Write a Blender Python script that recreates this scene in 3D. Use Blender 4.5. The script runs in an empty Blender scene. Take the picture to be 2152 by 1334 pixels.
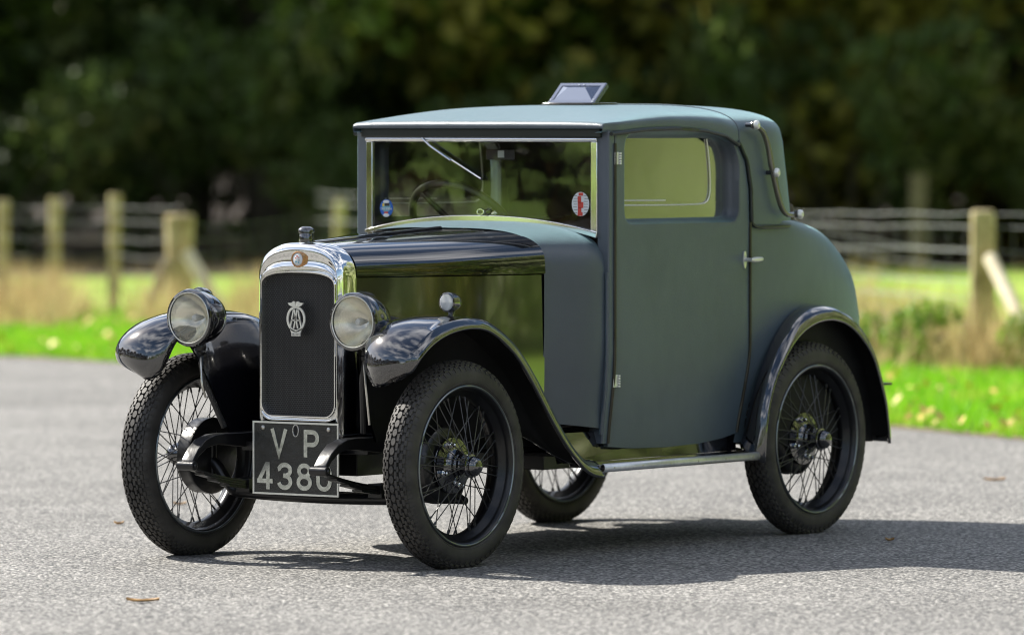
import bpy, math, random
from mathutils import Vector, Matrix, Quaternion
random.seed(7)
PI = math.pi
S = bpy.context.scene
COL = S.collection

# ------------------------------------------------------------------ camera
CAM = Vector((18.0111557, 12.3251997, 1.44063198))
YAW, PITCH = 0.626928967, 0.0320791338
DV = Vector((-math.cos(YAW) * math.cos(PITCH), -math.sin(YAW) * math.cos(PITCH), -math.sin(PITCH)))
DH = Vector((DV.x, DV.y, 0)).normalized()          # horizontal viewing direction
RT = DH.cross(Vector((0, 0, 1))).normalized()      # to the right of the picture
cd = bpy.data.cameras.new('camera')
cam = bpy.data.objects.new('camera', cd)
COL.objects.link(cam)
cam.location = CAM
cam.rotation_euler = DV.to_track_quat('-Z', 'Y').to_euler()
cd.sensor_fit = 'HORIZONTAL'
cd.sensor_width = 36.0
cd.lens = 12982.2436 / 2152 * 36.0
cd.clip_start = 1.0
cd.clip_end = 2000
cd.dof.use_dof = True
cd.dof.focus_distance = 20.0
cd.dof.aperture_fstop = 2.8
S.camera = cam

# ------------------------------------------------------------------ world and sun
PHI, EL = math.radians(34), math.radians(40)
SUN = (RT * -math.cos(PHI) + DH * math.sin(PHI)) * math.cos(EL) + Vector((0, 0, math.sin(EL)))
w = bpy.data.worlds.new('World')
S.world = w
w.use_nodes = True
nt = w.node_tree
nt.nodes.clear()
out = nt.nodes.new('ShaderNodeOutputWorld')
bg = nt.nodes.new('ShaderNodeBackground')
sky = nt.nodes.new('ShaderNodeTexSky')
sky.sky_type = 'NISHITA'
sky.sun_disc = False
sky.sun_elevation = EL
sky.sun_rotation = math.atan2(SUN.x, SUN.y)
tc = nt.nodes.new('ShaderNodeTexCoord')
mp = nt.nodes.new('ShaderNodeMapping')
mp.inputs['Scale'].default_value = (1, 1, 2.6)
nz = nt.nodes.new('ShaderNodeTexNoise')
nz.inputs['Scale'].default_value = 2.6
nz.inputs['Detail'].default_value = 7
nz.inputs['Roughness'].default_value = 0.55
rp = nt.nodes.new('ShaderNodeValToRGB')
rp.color_ramp.elements[0].position = 0.46
rp.color_ramp.elements[1].position = 0.66
mx = nt.nodes.new('ShaderNodeMixRGB')
mx.inputs[2].default_value = (12, 12, 12.5, 1)
L = nt.links.new
L(tc.outputs['Generated'], mp.inputs['Vector'])
L(mp.outputs['Vector'], nz.inputs['Vector'])
L(nz.outputs['Fac'], rp.inputs['Fac'])
L(rp.outputs['Color'], mx.inputs[0])
L(sky.outputs['Color'], mx.inputs[1])
L(mx.outputs['Color'], bg.inputs['Color'])
bg.inputs['Strength'].default_value = 0.075
L(bg.outputs['Background'], out.inputs['Surface'])

sl = bpy.data.lights.new('sun', 'SUN')
sl.energy = 5.0
sl.angle = math.radians(0.5)
sl.color = (1.0, 0.95, 0.86)
so = bpy.data.objects.new('sun', sl)
COL.objects.link(so)
so.rotation_euler = SUN.to_track_quat('Z', 'Y').to_euler()
so.location = (0, 0, 30)

S.view_settings.view_transform = 'Standard'
S.view_settings.look = 'None'
S.view_settings.gamma = 1.0
S.view_settings.exposure = 1.05
S.render.engine = 'CYCLES'
S.cycles.max_bounces = 10
S.cycles.transparent_max_bounces = 16
S.cycles.caustics_reflective = False
S.cycles.caustics_refractive = False
S.cycles.sample_clamp_indirect = 6.0
S.cycles.use_denoising = True
S.cycles.filter_width = 1.1

# ------------------------------------------------------------------ materials
def mat(name, color, rough=0.5, metal=0.0, spec=0.5, coat=0.0, noise=None, bump=None, sheen=0.0):
    """noise = (scale, amount) varies the colour; bump = (scale, strength, distance)"""
    m = bpy.data.materials.new(name)
    m.use_nodes = True
    n = m.node_tree.nodes
    p = n['Principled BSDF']
    p.inputs['Base Color'].default_value = (*color, 1)
    p.inputs['Roughness'].default_value = rough
    p.inputs['Metallic'].default_value = metal
    p.inputs['Specular IOR Level'].default_value = spec
    p.inputs['Coat Weight'].default_value = coat
    p.inputs['Coat Roughness'].default_value = 0.02
    p.inputs['Sheen Weight'].default_value = sheen
    p.inputs['Sheen Tint'].default_value = (0.50, 0.92, 1.0, 1)
    p.inputs['Coat IOR'].default_value = 1.95
    lk = m.node_tree.links.new
    co = n.new('ShaderNodeTexCoord')
    if noise:
        t = n.new('ShaderNodeTexNoise')
        t.inputs['Scale'].default_value = noise[0]
        t.inputs['Detail'].default_value = 5
        lk(co.outputs['Object'], t.inputs['Vector'])
        r = n.new('ShaderNodeMapRange')
        r.inputs[1].default_value = 0.3
        r.inputs[2].default_value = 0.7
        r.inputs[3].default_value = 1 - noise[1]
        r.inputs[4].default_value = 1 + noise[1]
        lk(t.outputs['Fac'], r.inputs[0])
        mu = n.new('ShaderNodeMixRGB')
        mu.blend_type = 'MULTIPLY'
        mu.inputs[0].default_value = 1
        mu.inputs[1].default_value = (*color, 1)
        lk(r.outputs[0], mu.inputs[2])
        lk(mu.outputs[0], p.inputs['Base Color'])
    if bump:
        t = n.new('ShaderNodeTexNoise')
        t.inputs['Scale'].default_value = bump[0]
        t.inputs['Detail'].default_value = 4
        lk(co.outputs['Object'], t.inputs['Vector'])
        b = n.new('ShaderNodeBump')
        b.inputs['Strength'].default_value = bump[1]
        b.inputs['Distance'].default_value = bump[2]
        lk(t.outputs['Fac'], b.inputs['Height'])
        lk(b.outputs['Normal'], p.inputs['Normal'])
    return m

M = {}
M['leather'] = mat('green_leathercloth', (0.069, 0.079, 0.097), 0.36, spec=0.7, noise=(3.0, 0.16), bump=(300, 0.5, 0.002), sheen=0.36)
def ripples(m, scale, strength, dist):
    """a second, long-waved bump under the grain"""
    n = m.node_tree.nodes
    lk = m.node_tree.links.new
    old = [x for x in n if x.type == 'BUMP'][0]
    co = [x for x in n if x.type == 'TEX_COORD'][0]
    t = n.new('ShaderNodeTexNoise')
    t.inputs['Scale'].default_value = scale
    t.inputs['Detail'].default_value = 2
    lk(co.outputs['Object'], t.inputs['Vector'])
    b = n.new('ShaderNodeBump')
    b.inputs['Strength'].default_value = strength
    b.inputs['Distance'].default_value = dist
    lk(t.outputs['Fac'], b.inputs['Height'])
    lk(b.outputs['Normal'], old.inputs['Normal'])
ripples(M['leather'], 5.0, 0.25, 0.02)
M['black'] = mat('black_gloss_paint', (0.004, 0.004, 0.006), 0.12, spec=0.6, coat=1.0, bump=(3.5, 0.06, 0.02))
M['black'].node_tree.nodes['Principled BSDF'].inputs['Coat IOR'].default_value = 1.9
M['panel'] = mat('bonnet_side_paint', (0.004, 0.004, 0.006), 0.2, spec=0.6, coat=1.0, bump=(2.2, 0.10, 0.03))
M['panel'].node_tree.nodes['Principled BSDF'].inputs['Coat Roughness'].default_value = 0.06
M['panel'].node_tree.nodes['Principled BSDF'].inputs['Coat IOR'].default_value = 2.4
M['trim'] = mat('satin_trim', (0.66, 0.67, 0.68), 0.30, metal=0.6, noise=(30, 0.12))
M['plating'] = mat('bright_plating', (0.80, 0.80, 0.74), 0.30, metal=0.5, spec=0.8)
M['chassis'] = mat('black_chassis_paint', (0.007, 0.007, 0.008), 0.28, spec=0.5, noise=(20, 0.3), bump=(60, 0.2, 0.003))
M['matt'] = mat('black_underside', (0.010, 0.010, 0.010), 0.65, spec=0.3, noise=(15, 0.3))
M['spoke'] = mat('spoke_enamel', (0.035, 0.035, 0.036), 0.35, spec=0.6)
M['iron'] = mat('olive_black_lacquer', (0.085, 0.080, 0.046), 0.25, spec=0.8, coat=0.6)
M['rim_highlight'] = mat('rim_highlight_grey', (0.20, 0.22, 0.23), 0.30, metal=0.9)  # grey put into the colour for the sky highlight on the black rim bead
M['vent'] = mat('blued_ventilator_enamel', (0.15, 0.18, 0.25), 0.16, metal=0.75, coat=0.5)
M['chrome'] = mat('chrome', (0.82, 0.82, 0.80), 0.05, metal=1.0)
M['alu'] = mat('polished_aluminium', (0.62, 0.63, 0.64), 0.26, metal=1.0, noise=(40, 0.06))
M['nickel'] = mat('dull_nickel', (0.55, 0.54, 0.50), 0.32, metal=1.0, noise=(60, 0.12))
M['tyre'] = mat('tyre_rubber', (0.042, 0.039, 0.036), 0.62, spec=0.4, noise=(14, 0.42), bump=(150, 0.25, 0.002))
M['piping'] = mat('dark_piping', (0.020, 0.026, 0.022), 0.35)
M['beading'] = mat('brown_beading', (0.035, 0.030, 0.016), 0.35)
M['seat'] = mat('brown_leather', (0.020, 0.012, 0.008), 0.45, noise=(8, 0.3), bump=(120, 0.3, 0.003))
M['lining'] = mat('dark_lining', (0.075, 0.060, 0.042), 0.8)
M['reflector'] = mat('silvered_reflector', (0.90, 0.86, 0.72), 0.24, metal=1.0)
M['plate'] = mat('number_plate_black', (0.013, 0.015, 0.015), 0.25, spec=0.7, noise=(40, 0.6), bump=(240, 0.5, 0.002))
M['figures'] = mat('pressed_alloy_figures', (0.52, 0.55, 0.53), 0.22, metal=1.0, noise=(60, 0.25))
M['copper'] = mat('badge_rim_copper', (0.55, 0.30, 0.14), 0.25, metal=1.0)
M['white'] = mat('white_enamel', (0.72, 0.74, 0.74), 0.25)
M['red'] = mat('red_enamel', (0.60, 0.07, 0.05), 0.3)
M['blue'] = mat('blue_enamel', (0.03, 0.14, 0.50), 0.25)
M['lightblue'] = mat('pale_blue_enamel', (0.20, 0.42, 0.52), 0.25)
M['yellow'] = mat('yellow_print', (0.75, 0.55, 0.08), 0.4)
M['dark'] = mat('dark_print', (0.03, 0.03, 0.035), 0.4)
M['steering'] = mat('steering_rim', (0.045, 0.042, 0.028), 0.35)

def glass(name, tint, fac, rough=0.0):
    m = bpy.data.materials.new(name)
    m.use_nodes = True
    n = m.node_tree.nodes
    lk = m.node_tree.links.new
    n.clear()
    o = n.new('ShaderNodeOutputMaterial')
    mixn = n.new('ShaderNodeMixShader')
    tr = n.new('ShaderNodeBsdfTransparent')
    tr.inputs[0].default_value = (*tint, 1)
    gl = n.new('ShaderNodeBsdfGlossy')
    gl.inputs['Roughness'].default_value = rough
    lw = n.new('ShaderNodeLayerWeight')
    lw.inputs['Blend'].default_value = 0.5
    mr = n.new('ShaderNodeMapRange')
    mr.inputs[3].default_value = fac[0]
    mr.inputs[4].default_value = fac[1]
    co = n.new('ShaderNodeTexCoord')
    t = n.new('ShaderNodeTexNoise')
    t.inputs['Scale'].default_value = 4
    lk(co.outputs['Object'], t.inputs['Vector'])
    b = n.new('ShaderNodeBump')
    b.inputs['Strength'].default_value = 0.03
    b.inputs['Distance'].default_value = 0.02
    lk(t.outputs['Fac'], b.inputs['Height'])
    lk(b.outputs['Normal'], gl.inputs['Normal'])
    lk(lw.outputs['Facing'], mr.inputs[0])
    lk(mr.outputs[0], mixn.inputs[0])
    lk(tr.outputs[0], mixn.inputs[1])
    lk(gl.outputs[0], mixn.inputs[2])
    lk(mixn.outputs[0], o.inputs['Surface'])
    return m
M['glass'] = glass('window_glass', (0.86, 0.90, 0.80), (0.45, 0.95), 0.10)
M['screen'] = glass('windscreen_glass', (0.95, 0.97, 0.93), (0.03, 0.36))

def lens_mat():
    m = bpy.data.materials.new('frosted_lamp_glass')
    m.use_nodes = True
    n = m.node_tree.nodes
    lk = m.node_tree.links.new
    p = n['Principled BSDF']
    p.inputs['Base Color'].default_value = (0.60, 0.58, 0.47, 1)
    p.inputs['Roughness'].default_value = 0.12
    tr = n.new('ShaderNodeBsdfTransparent')
    mixn = n.new('ShaderNodeMixShader')
    mixn.inputs[0].default_value = 0.30
    o = n['Material Output']
    lk(tr.outputs[0], mixn.inputs[1])
    lk(p.outputs[0], mixn.inputs[2])
    lk(mixn.outputs[0], o.inputs['Surface'])
    return m
M['lens'] = lens_mat()

def grille_mat():
    m = bpy.data.materials.new('radiator_core')
    m.use_nodes = True
    n = m.node_tree.nodes
    lk = m.node_tree.links.new
    p = n['Principled BSDF']
    p.inputs['Roughness'].default_value = 0.45
    p.inputs['Metallic'].default_value = 0.3
    co = n.new('ShaderNodeTexCoord')
    mpg = n.new('ShaderNodeMapping')
    mpg.inputs['Rotation'].default_value = (0, PI / 2, 0)
    mpg2 = n.new('ShaderNodeMapping')
    mpg2.inputs['Rotation'].default_value = (0, 0, PI / 2)
    lk(co.outputs['Object'], mpg.inputs['Vector'])
    lk(mpg.outputs[0], mpg2.inputs['Vector'])
    br = n.new('ShaderNodeTexBrick')
    br.inputs['Scale'].default_value = 1
    br.inputs['Brick Width'].default_value = 0.0100
    br.inputs['Row Height'].default_value = 0.0064
    br.inputs['Mortar Size'].default_value = 0.0010
    br.inputs['Color1'].default_value = (0.003, 0.003, 0.003, 1)
    br.inputs['Color2'].default_value = (0.006, 0.006, 0.006, 1)
    br.inputs['Mortar'].default_value = (0.060, 0.060, 0.060, 1)
    lk(mpg2.outputs[0], br.inputs['Vector'])
    lk(br.outputs['Color'], p.inputs['Base Color'])
    b = n.new('ShaderNodeBump')
    b.inputs['Strength'].default_value = 0.6
    b.inputs['Distance'].default_value = 0.004
    lk(br.outputs['Fac'], b.inputs['Height'])
    lk(b.outputs['Normal'], p.inputs['Normal'])
    return m
M['grille'] = grille_mat()

def ramp_mat(name, scale, stops, rough=0.9, detail=8, bump=None, scale2=None, stops2=None, fac2=0.5, transl=None, spec=0.3):
    """a ground or plant surface: noise -> colour stops, optionally a second coarser noise over it"""
    m = bpy.data.materials.new(name)
    m.use_nodes = True
    n = m.node_tree.nodes
    lk = m.node_tree.links.new
    p = n['Principled BSDF']
    p.inputs['Roughness'].default_value = rough
    p.inputs['Specular IOR Level'].default_value = spec
    co = n.new('ShaderNodeTexCoord')
    def layer(sc, st, det):
        t = n.new('ShaderNodeTexNoise')
        t.inputs['Scale'].default_value = sc
        t.inputs['Detail'].default_value = det
        t.inputs['Roughness'].default_value = 0.65
        lk(co.outputs['Object'], t.inputs['Vector'])
        r = n.new('ShaderNodeValToRGB')
        e = r.color_ramp.elements
        e[0].position, e[0].color = st[0][0], (*st[0][1], 1)
        e[1].position, e[1].color = st[-1][0], (*st[-1][1], 1)
        for pos, c in st[1:-1]:
            x = e.new(pos)
            x.color = (*c, 1)
        lk(t.outputs['Fac'], r.inputs['Fac'])
        return r.outputs['Color'], t.outputs['Fac']
    c, f = layer(scale, stops, detail)
    if scale2:
        c2, f2 = layer(scale2, stops2, 4)
        k = n.new('ShaderNodeMixRGB')
        k.inputs[0].default_value = fac2
        lk(c, k.inputs[1])
        lk(c2, k.inputs[2])
        c = k.outputs[0]
    lk(c, p.inputs['Base Color'])
    if bump:
        b = n.new('ShaderNodeBump')
        b.inputs['Strength'].default_value = bump[0]
        b.inputs['Distance'].default_value = bump[1]
        lk(f, b.inputs['Height'])
        lk(b.outputs['Normal'], p.inputs['Normal'])
    if transl:
        tr = n.new('ShaderNodeBsdfTranslucent')
        mxs = n.new('ShaderNodeMixShader')
        mxs.inputs[0].default_value = transl
        lk(c, tr.inputs['Color'])
        o = n['Material Output']
        lk(p.outputs[0], mxs.inputs[1])
        lk(tr.outputs[0], mxs.inputs[2])
        lk(mxs.outputs[0], o.inputs['Surface'])
    return m

def asphalt_mat():
    m = bpy.data.materials.new('asphalt')
    m.use_nodes = True
    n = m.node_tree.nodes
    lk = m.node_tree.links.new
    p = n['Principled BSDF']
    p.inputs['Roughness'].default_value = 0.75
    p.inputs['Specular IOR Level'].default_value = 0.35
    co = n.new('ShaderNodeTexCoord')
    v = n.new('ShaderNodeTexVoronoi')
    v.inputs['Scale'].default_value = 98
    lk(co.outputs['Object'], v.inputs['Vector'])
    sep = n.new('ShaderNodeSeparateColor')
    lk(v.outputs['Color'], sep.inputs[0])
    r = n.new('ShaderNodeValToRGB')
    e = r.color_ramp.elements
    e[0].position, e[0].color = 0.0, (0.07, 0.07, 0.07, 1)
    e[1].position, e[1].color = 1.0, (0.56, 0.54, 0.50, 1)
    x = e.new(0.5)
    x.color = (0.24, 0.236, 0.228, 1)
    lk(sep.outputs[0], r.inputs['Fac'])
    # gaps between the stones are darker binder
    dr = n.new('ShaderNodeMapRange')
    dr.inputs[1].default_value = 0.25
    dr.inputs[2].default_value = 0.75
    dr.inputs[3].default_value = 1.0
    dr.inputs[4].default_value = 0.45
    lk(v.outputs['Distance'], dr.inputs[0])
    mu = n.new('ShaderNodeMixRGB')
    mu.blend_type = 'MULTIPLY'
    mu.inputs[0].default_value = 1
    lk(r.outputs['Color'], mu.inputs[1])
    lk(dr.outputs[0], mu.inputs[2])
    t0 = n.new('ShaderNodeTexNoise')
    t0.inputs['Scale'].default_value = 54
    t0.inputs['Detail'].default_value = 3
    lk(co.outputs['Object'], t0.inputs['Vector'])
    tr0 = n.new('ShaderNodeMapRange')
    tr0.inputs[1].default_value = 0.3
    tr0.inputs[2].default_value = 0.7
    tr0.inputs[3].default_value = 0.55
    tr0.inputs[4].default_value = 1.40
    lk(t0.outputs['Fac'], tr0.inputs[0])
    m0 = n.new('ShaderNodeMixRGB')
    m0.blend_type = 'MULTIPLY'
    m0.inputs[0].default_value = 1
    lk(mu.outputs[0], m0.inputs[1])
    lk(tr0.outputs[0], m0.inputs[2])
    mu = m0
    t = n.new('ShaderNodeTexNoise')
    t.inputs['Scale'].default_value = 0.9
    t.inputs['Detail'].default_value = 6
    lk(co.outputs['Object'], t.inputs['Vector'])
    tr = n.new('ShaderNodeMapRange')
    tr.inputs[1].default_value = 0.3
    tr.inputs[2].default_value = 0.7
    tr.inputs[3].default_value = 0.80
    tr.inputs[4].default_value = 1.14
    lk(t.outputs['Fac'], tr.inputs[0])
    m2 = n.new('ShaderNodeMixRGB')
    m2.blend_type = 'MULTIPLY'
    m2.inputs[0].default_value = 1
    lk(mu.outputs[0], m2.inputs[1])
    lk(tr.outputs[0], m2.inputs[2])
    lk(m2.outputs[0], p.inputs['Base Color'])
    b = n.new('ShaderNodeBump')
    b.invert = True
    b.inputs['Strength'].default_value = 0.8
    b.inputs['Distance'].default_value = 0.006
    lk(v.outputs['Distance'], b.inputs['Height'])
    lk(b.outputs['Normal'], p.inputs['Normal'])
    return m
M['asphalt'] = asphalt_mat()
M['turf'] = ramp_mat('turf', 0.8, [(0.28, (0.10, 0.24, 0.016)), (0.46, (0.20, 0.38, 0.025)), (0.58, (0.46, 0.44, 0.12)), (0.72, (0.50, 0.38, 0.18))],
                     scale2=14, stops2=[(0.35, (0.09, 0.27, 0.012)), (0.7, (0.32, 0.50, 0.04))])
M['litter'] = ramp_mat('leaf_litter', 2.5, [(0.3, (0.035, 0.026, 0.02)), (0.55, (0.07, 0.05, 0.036)), (0.75, (0.10, 0.085, 0.05))])
M['edge_dirt'] = ramp_mat('edge_dirt', 6, [(0.3, (0.10, 0.07, 0.04)), (0.6, (0.22, 0.17, 0.10)), (0.8, (0.30, 0.25, 0.16))])
M['blade'] = ramp_mat('grass_blades', 2.2, [(0.3, (0.10, 0.32, 0.012)), (0.5, (0.22, 0.50, 0.016)), (0.7, (0.50, 0.54, 0.09)), (0.8, (0.48, 0.36, 0.14))], rough=0.6, transl=0.45)
M['straw'] = ramp_mat('dry_grass', 3, [(0.3, (0.26, 0.15, 0.08)), (0.5, (0.50, 0.38, 0.18)), (0.7, (0.62, 0.56, 0.26))], rough=0.7, transl=0.4)
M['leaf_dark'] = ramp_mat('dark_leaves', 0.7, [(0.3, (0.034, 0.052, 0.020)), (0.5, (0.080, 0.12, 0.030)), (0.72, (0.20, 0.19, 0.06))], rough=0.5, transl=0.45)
M['leaf_mid'] = ramp_mat('green_leaves', 0.7, [(0.3, (0.07, 0.11, 0.022)), (0.5, (0.18, 0.27, 0.038)), (0.7, (0.38, 0.38, 0.09))], rough=0.5, transl=0.5)
M['leaf_olive'] = ramp_mat('olive_leaves', 0.7, [(0.3, (0.12, 0.15, 0.022)), (0.5, (0.32, 0.29, 0.05)), (0.7, (0.42, 0.36, 0.08))], rough=0.5, transl=0.5)
M['bramble'] = ramp_mat('bramble_leaves', 3, [(0.3, (0.10, 0.20, 0.02)), (0.5, (0.22, 0.36, 0.04)), (0.7, (0.34, 0.22, 0.08))], rough=0.5, transl=0.35)
M['bark'] = ramp_mat('bark', 6, [(0.3, (0.03, 0.025, 0.018)), (0.7, (0.10, 0.085, 0.06))], bump=(0.6, 0.03))
M['post'] = ramp_mat('weathered_post', 9, [(0.3, (0.20, 0.15, 0.07)), (0.5, (0.40, 0.33, 0.17)), (0.7, (0.60, 0.52, 0.32))], bump=(0.4, 0.01))
M['shade_dark_wood'] = ramp_mat('shade_darkened_wood', 5, [(0.3, (0.14, 0.11, 0.06)), (0.6, (0.24, 0.20, 0.12)), (0.8, (0.30, 0.26, 0.16))])  # wood darkened to give the gate post its shade; one brace shares it
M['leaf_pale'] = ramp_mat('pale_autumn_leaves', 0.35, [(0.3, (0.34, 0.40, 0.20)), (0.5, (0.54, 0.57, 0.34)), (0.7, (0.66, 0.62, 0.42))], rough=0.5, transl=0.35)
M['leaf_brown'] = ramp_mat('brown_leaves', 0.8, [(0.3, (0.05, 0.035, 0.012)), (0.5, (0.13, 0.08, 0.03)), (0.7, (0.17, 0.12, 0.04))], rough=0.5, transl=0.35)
M['pale_wood'] = ramp_mat('pale_split_wood', 12, [(0.3, (0.50, 0.42, 0.28)), (0.6, (0.74, 0.67, 0.50)), (0.8, (0.80, 0.76, 0.62))], bump=(0.4, 0.01))
M['wire'] = mat('galvanised_wire', (0.24, 0.25, 0.25), 0.6, metal=0.3)
M['verge_leaf'] = ramp_mat('blown_leaves', 1.7, [(0.3, (0.40, 0.20, 0.06)), (0.5, (0.62, 0.44, 0.10)), (0.7, (0.70, 0.60, 0.30))], rough=0.6)
M['dead_leaf'] = mat('fallen_leaf', (0.42, 0.24, 0.08), 0.6, noise=(40, 0.4))

# ------------------------------------------------------------------ mesh helpers
class MB:
    def __init__(s):
        s.v, s.f = [], []
    def add(s, verts, faces):
        o = len(s.v)
        s.v += [tuple(p) for p in verts]
        s.f += [tuple(i + o for i in f) for f in faces]
        return s
    def grid(s, rows, cu=False, cv=False):
        """rows of equal length; cv closes each row, cu closes the list of rows"""
        m, n = len(rows), len(rows[0])
        fs = []
        for i in range(m if cu else m - 1):
            for j in range(n if cv else n - 1):
                a, b = i * n + j, i * n + (j + 1) % n
                c, d = ((i + 1) % m) * n + (j + 1) % n, ((i + 1) % m) * n + j
                fs.append((a, b, c, d))
        return s.add([p for r in rows for p in r], fs)
    def fan(s, ring, tip=None):
        if tip is None:
            tip = sum((Vector(p) for p in ring), Vector()) / len(ring)
        n = len(ring)
        return s.add(list(ring) + [tip], [(i, (i + 1) % n, n) for i in range(n)])
    def tube(s, path, r, n=10, caps=True, closed=False):
        path = [Vector(p) for p in path]
        rs = r if isinstance(r, (list, tuple)) else [r] * len(path)
        rows, prev = [], None
        for i, p in enumerate(path):
            if closed:
                t = (path[(i + 1) % len(path)] - path[i - 1]).normalized()
            else:
                t = (path[min(i + 1, len(path) - 1)] - path[max(i - 1, 0)]).normalized()
            if prev is None:
                a = Vector((0, 0, 1)) if abs(t.z) < 0.9 else Vector((1, 0, 0))
                u = t.cross(a).normalized()
            else:
                u = (prev - t * prev.dot(t)).normalized()
            prev = u
            v = t.cross(u)
            rows.append([p + (u * math.cos(2 * PI * k / n) + v * math.sin(2 * PI * k / n)) * rs[i] for k in range(n)])
        s.grid(rows, cu=closed, cv=True)
        if caps and not closed:
            s.fan(rows[0]); s.fan(rows[-1])
        return s
    def lathe(s, prof, org=(0, 0, 0), axis=(0, 1, 0), n=32):
        """prof = [(radius, along axis)]"""
        ax = Vector(axis).normalized()
        a = Vector((0, 0, 1)) if abs(ax.z) < 0.9 else Vector((1, 0, 0))
        u = ax.cross(a).normalized()
        v = ax.cross(u)
        o = Vector(org)
        rows = [[o + ax * h + (u * math.cos(2 * PI * k / n) + v * math.sin(2 * PI * k / n)) * max(r, 1e-5) for k in range(n)] for r, h in prof]
        return s.grid(rows, cv=True)
    def box(s, c, d, rot=None):
        hx, hy, hz = d[0] / 2, d[1] / 2, d[2] / 2
        vs = [Vector((x, y, z)) for x in (-hx, hx) for y in (-hy, hy) for z in (-hz, hz)]
        if rot: vs = [rot @ p for p in vs]
        vs = [p + Vector(c) for p in vs]
        return s.add(vs, [(0, 1, 3, 2), (4, 6, 7, 5), (0, 4, 5, 1), (2, 3, 7, 6), (0, 2, 6, 4), (1, 5, 7, 3)])
    def prism(s, ring, off):
        """closed polygon ring (list of 3-D points) pushed along off"""
        off = Vector(off)
        n = len(ring)
        top = [Vector(p) + off for p in ring]
        s.add(list(ring) + top, [(i, (i + 1) % n, n + (i + 1) % n, n + i) for i in range(n)] + [tuple(range(n - 1, -1, -1)), tuple(range(n, 2 * n))])
        return s
    def mirror(s):
        o = len(s.v)
        s.v += [(x, -y, z) for x, y, z in s.v]
        s.f += [tuple(i + o for i in reversed(f)) for f in s.f]
        return s
    def build(s, name, m, parent=None, smooth=45, solid=None, bevel=None, mats=None, loc=None):
        me = bpy.data.meshes.new(name)
        me.from_pydata(s.v, [], s.f)
        me.validate()
        for x in (mats or [m]):
            me.materials.append(x)
        if smooth:
            import bmesh
            b = bmesh.new(); b.from_mesh(me)
            bmesh.ops.remove_doubles(b, verts=b.verts, dist=1e-6)
            bmesh.ops.recalc_face_normals(b, faces=b.faces)
            b.to_mesh(me); b.free()
            me.shade_smooth()
            me.set_sharp_from_angle(angle=math.radians(smooth))
        o = bpy.data.objects.new(name, me)
        COL.objects.link(o)
        if parent: o.parent = parent
        if loc: o.location = loc
        if solid:
            md = o.modifiers.new('thickness', 'SOLIDIFY'); md.thickness = solid; md.offset = 0
        if bevel:
            md = o.modifiers.new('edge', 'BEVEL'); md.width = bevel; md.segments = 2; md.limit_method = 'ANGLE'; md.angle_limit = math.radians(40)
        return o

def tag(o, label=None, cat=None, group=None, kind=None):
    if label: o['label'] = label
    if cat: o['category'] = cat
    if group: o['group'] = group
    if kind: o['kind'] = kind
    return o
def empty(name, loc=(0, 0, 0)):
    o = bpy.data.objects.new(name, None)
    COL.objects.link(o)
    o.location = loc
    o.empty_display_size = 0.2
    return o
def lerp(a, b, t): return a + (b - a) * t
def pw(pts, x):
    """piecewise linear"""
    if x <= pts[0][0]: return pts[0][1]
    for (a, b), (c, d) in zip(pts, pts[1:]):
        if x <= c: return b + (d - b) * (x - a) / (c - a)
    return pts[-1][1]
def sm(t):
    t = max(0, min(1, t)); return t * t * (3 - 2 * t)
def spline(pts, n, closed=False):
    """Catmull-Rom through pts resampled to n points"""
    P = [Vector(p) for p in pts]
    dense = []
    m = len(P)
    for i in range(m if closed else m - 1):
        if closed: p0, p1, p2, p3 = P[i - 1], P[i], P[(i + 1) % m], P[(i + 2) % m]
        else: p0, p1, p2, p3 = P[max(i - 1, 0)], P[i], P[i + 1], P[min(i + 2, m - 1)]
        for k in range(16):
            t = k / 16
            dense.append(0.5 * ((2 * p1) + (p2 - p0) * t + (2 * p0 - 5 * p1 + 4 * p2 - p3) * t * t + (3 * p1 - p0 - 3 * p2 + p3) * t ** 3))
    dense.append(P[0] if closed else P[-1])
    d = [0]
    for a, b in zip(dense, dense[1:]): d.append(d[-1] + (b - a).length)
    res, j = [], 0
    tot = d[-1]
    for k in range(n):
        s = tot * k / (n if closed else n - 1)
        while j < len(d) - 2 and d[j + 1] < s: j += 1
        t = (s - d[j]) / max(d[j + 1] - d[j], 1e-9)
        res.append(dense[j].lerp(dense[j + 1], min(t, 1)))
    return res
def text_mesh(name, body, size, m, parent, loc, rot, extr=0.0008, scale=(1, 1, 1), fat=0.0):
    cu = bpy.data.curves.new(name, 'FONT')
    cu.body = body; cu.size = size; cu.extrude = extr; cu.offset = fat
    cu.align_x = 'CENTER'; cu.align_y = 'CENTER'
    t = bpy.data.objects.new(name, cu)
    COL.objects.link(t)
    bpy.context.view_layer.update()
    me = bpy.data.meshes.new_from_object(t.evaluated_get(bpy.context.evaluated_depsgraph_get()))
    bpy.data.objects.remove(t)
    me.materials.clear(); me.materials.append(m)
    o = bpy.data.objects.new(name, me)
    COL.objects.link(o)
    o.parent = parent; o.location = loc; o.rotation_euler = rot; o.scale = scale
    return o
FRONT = (PI / 2, 0, PI / 2)      # writing that faces the front of the car (+X)

# ------------------------------------------------------------------ the place: ground
def gp(u, D, z=0.0):
    p = CAM + RT * u + DH * D
    return Vector((p.x, p.y, z))

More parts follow.
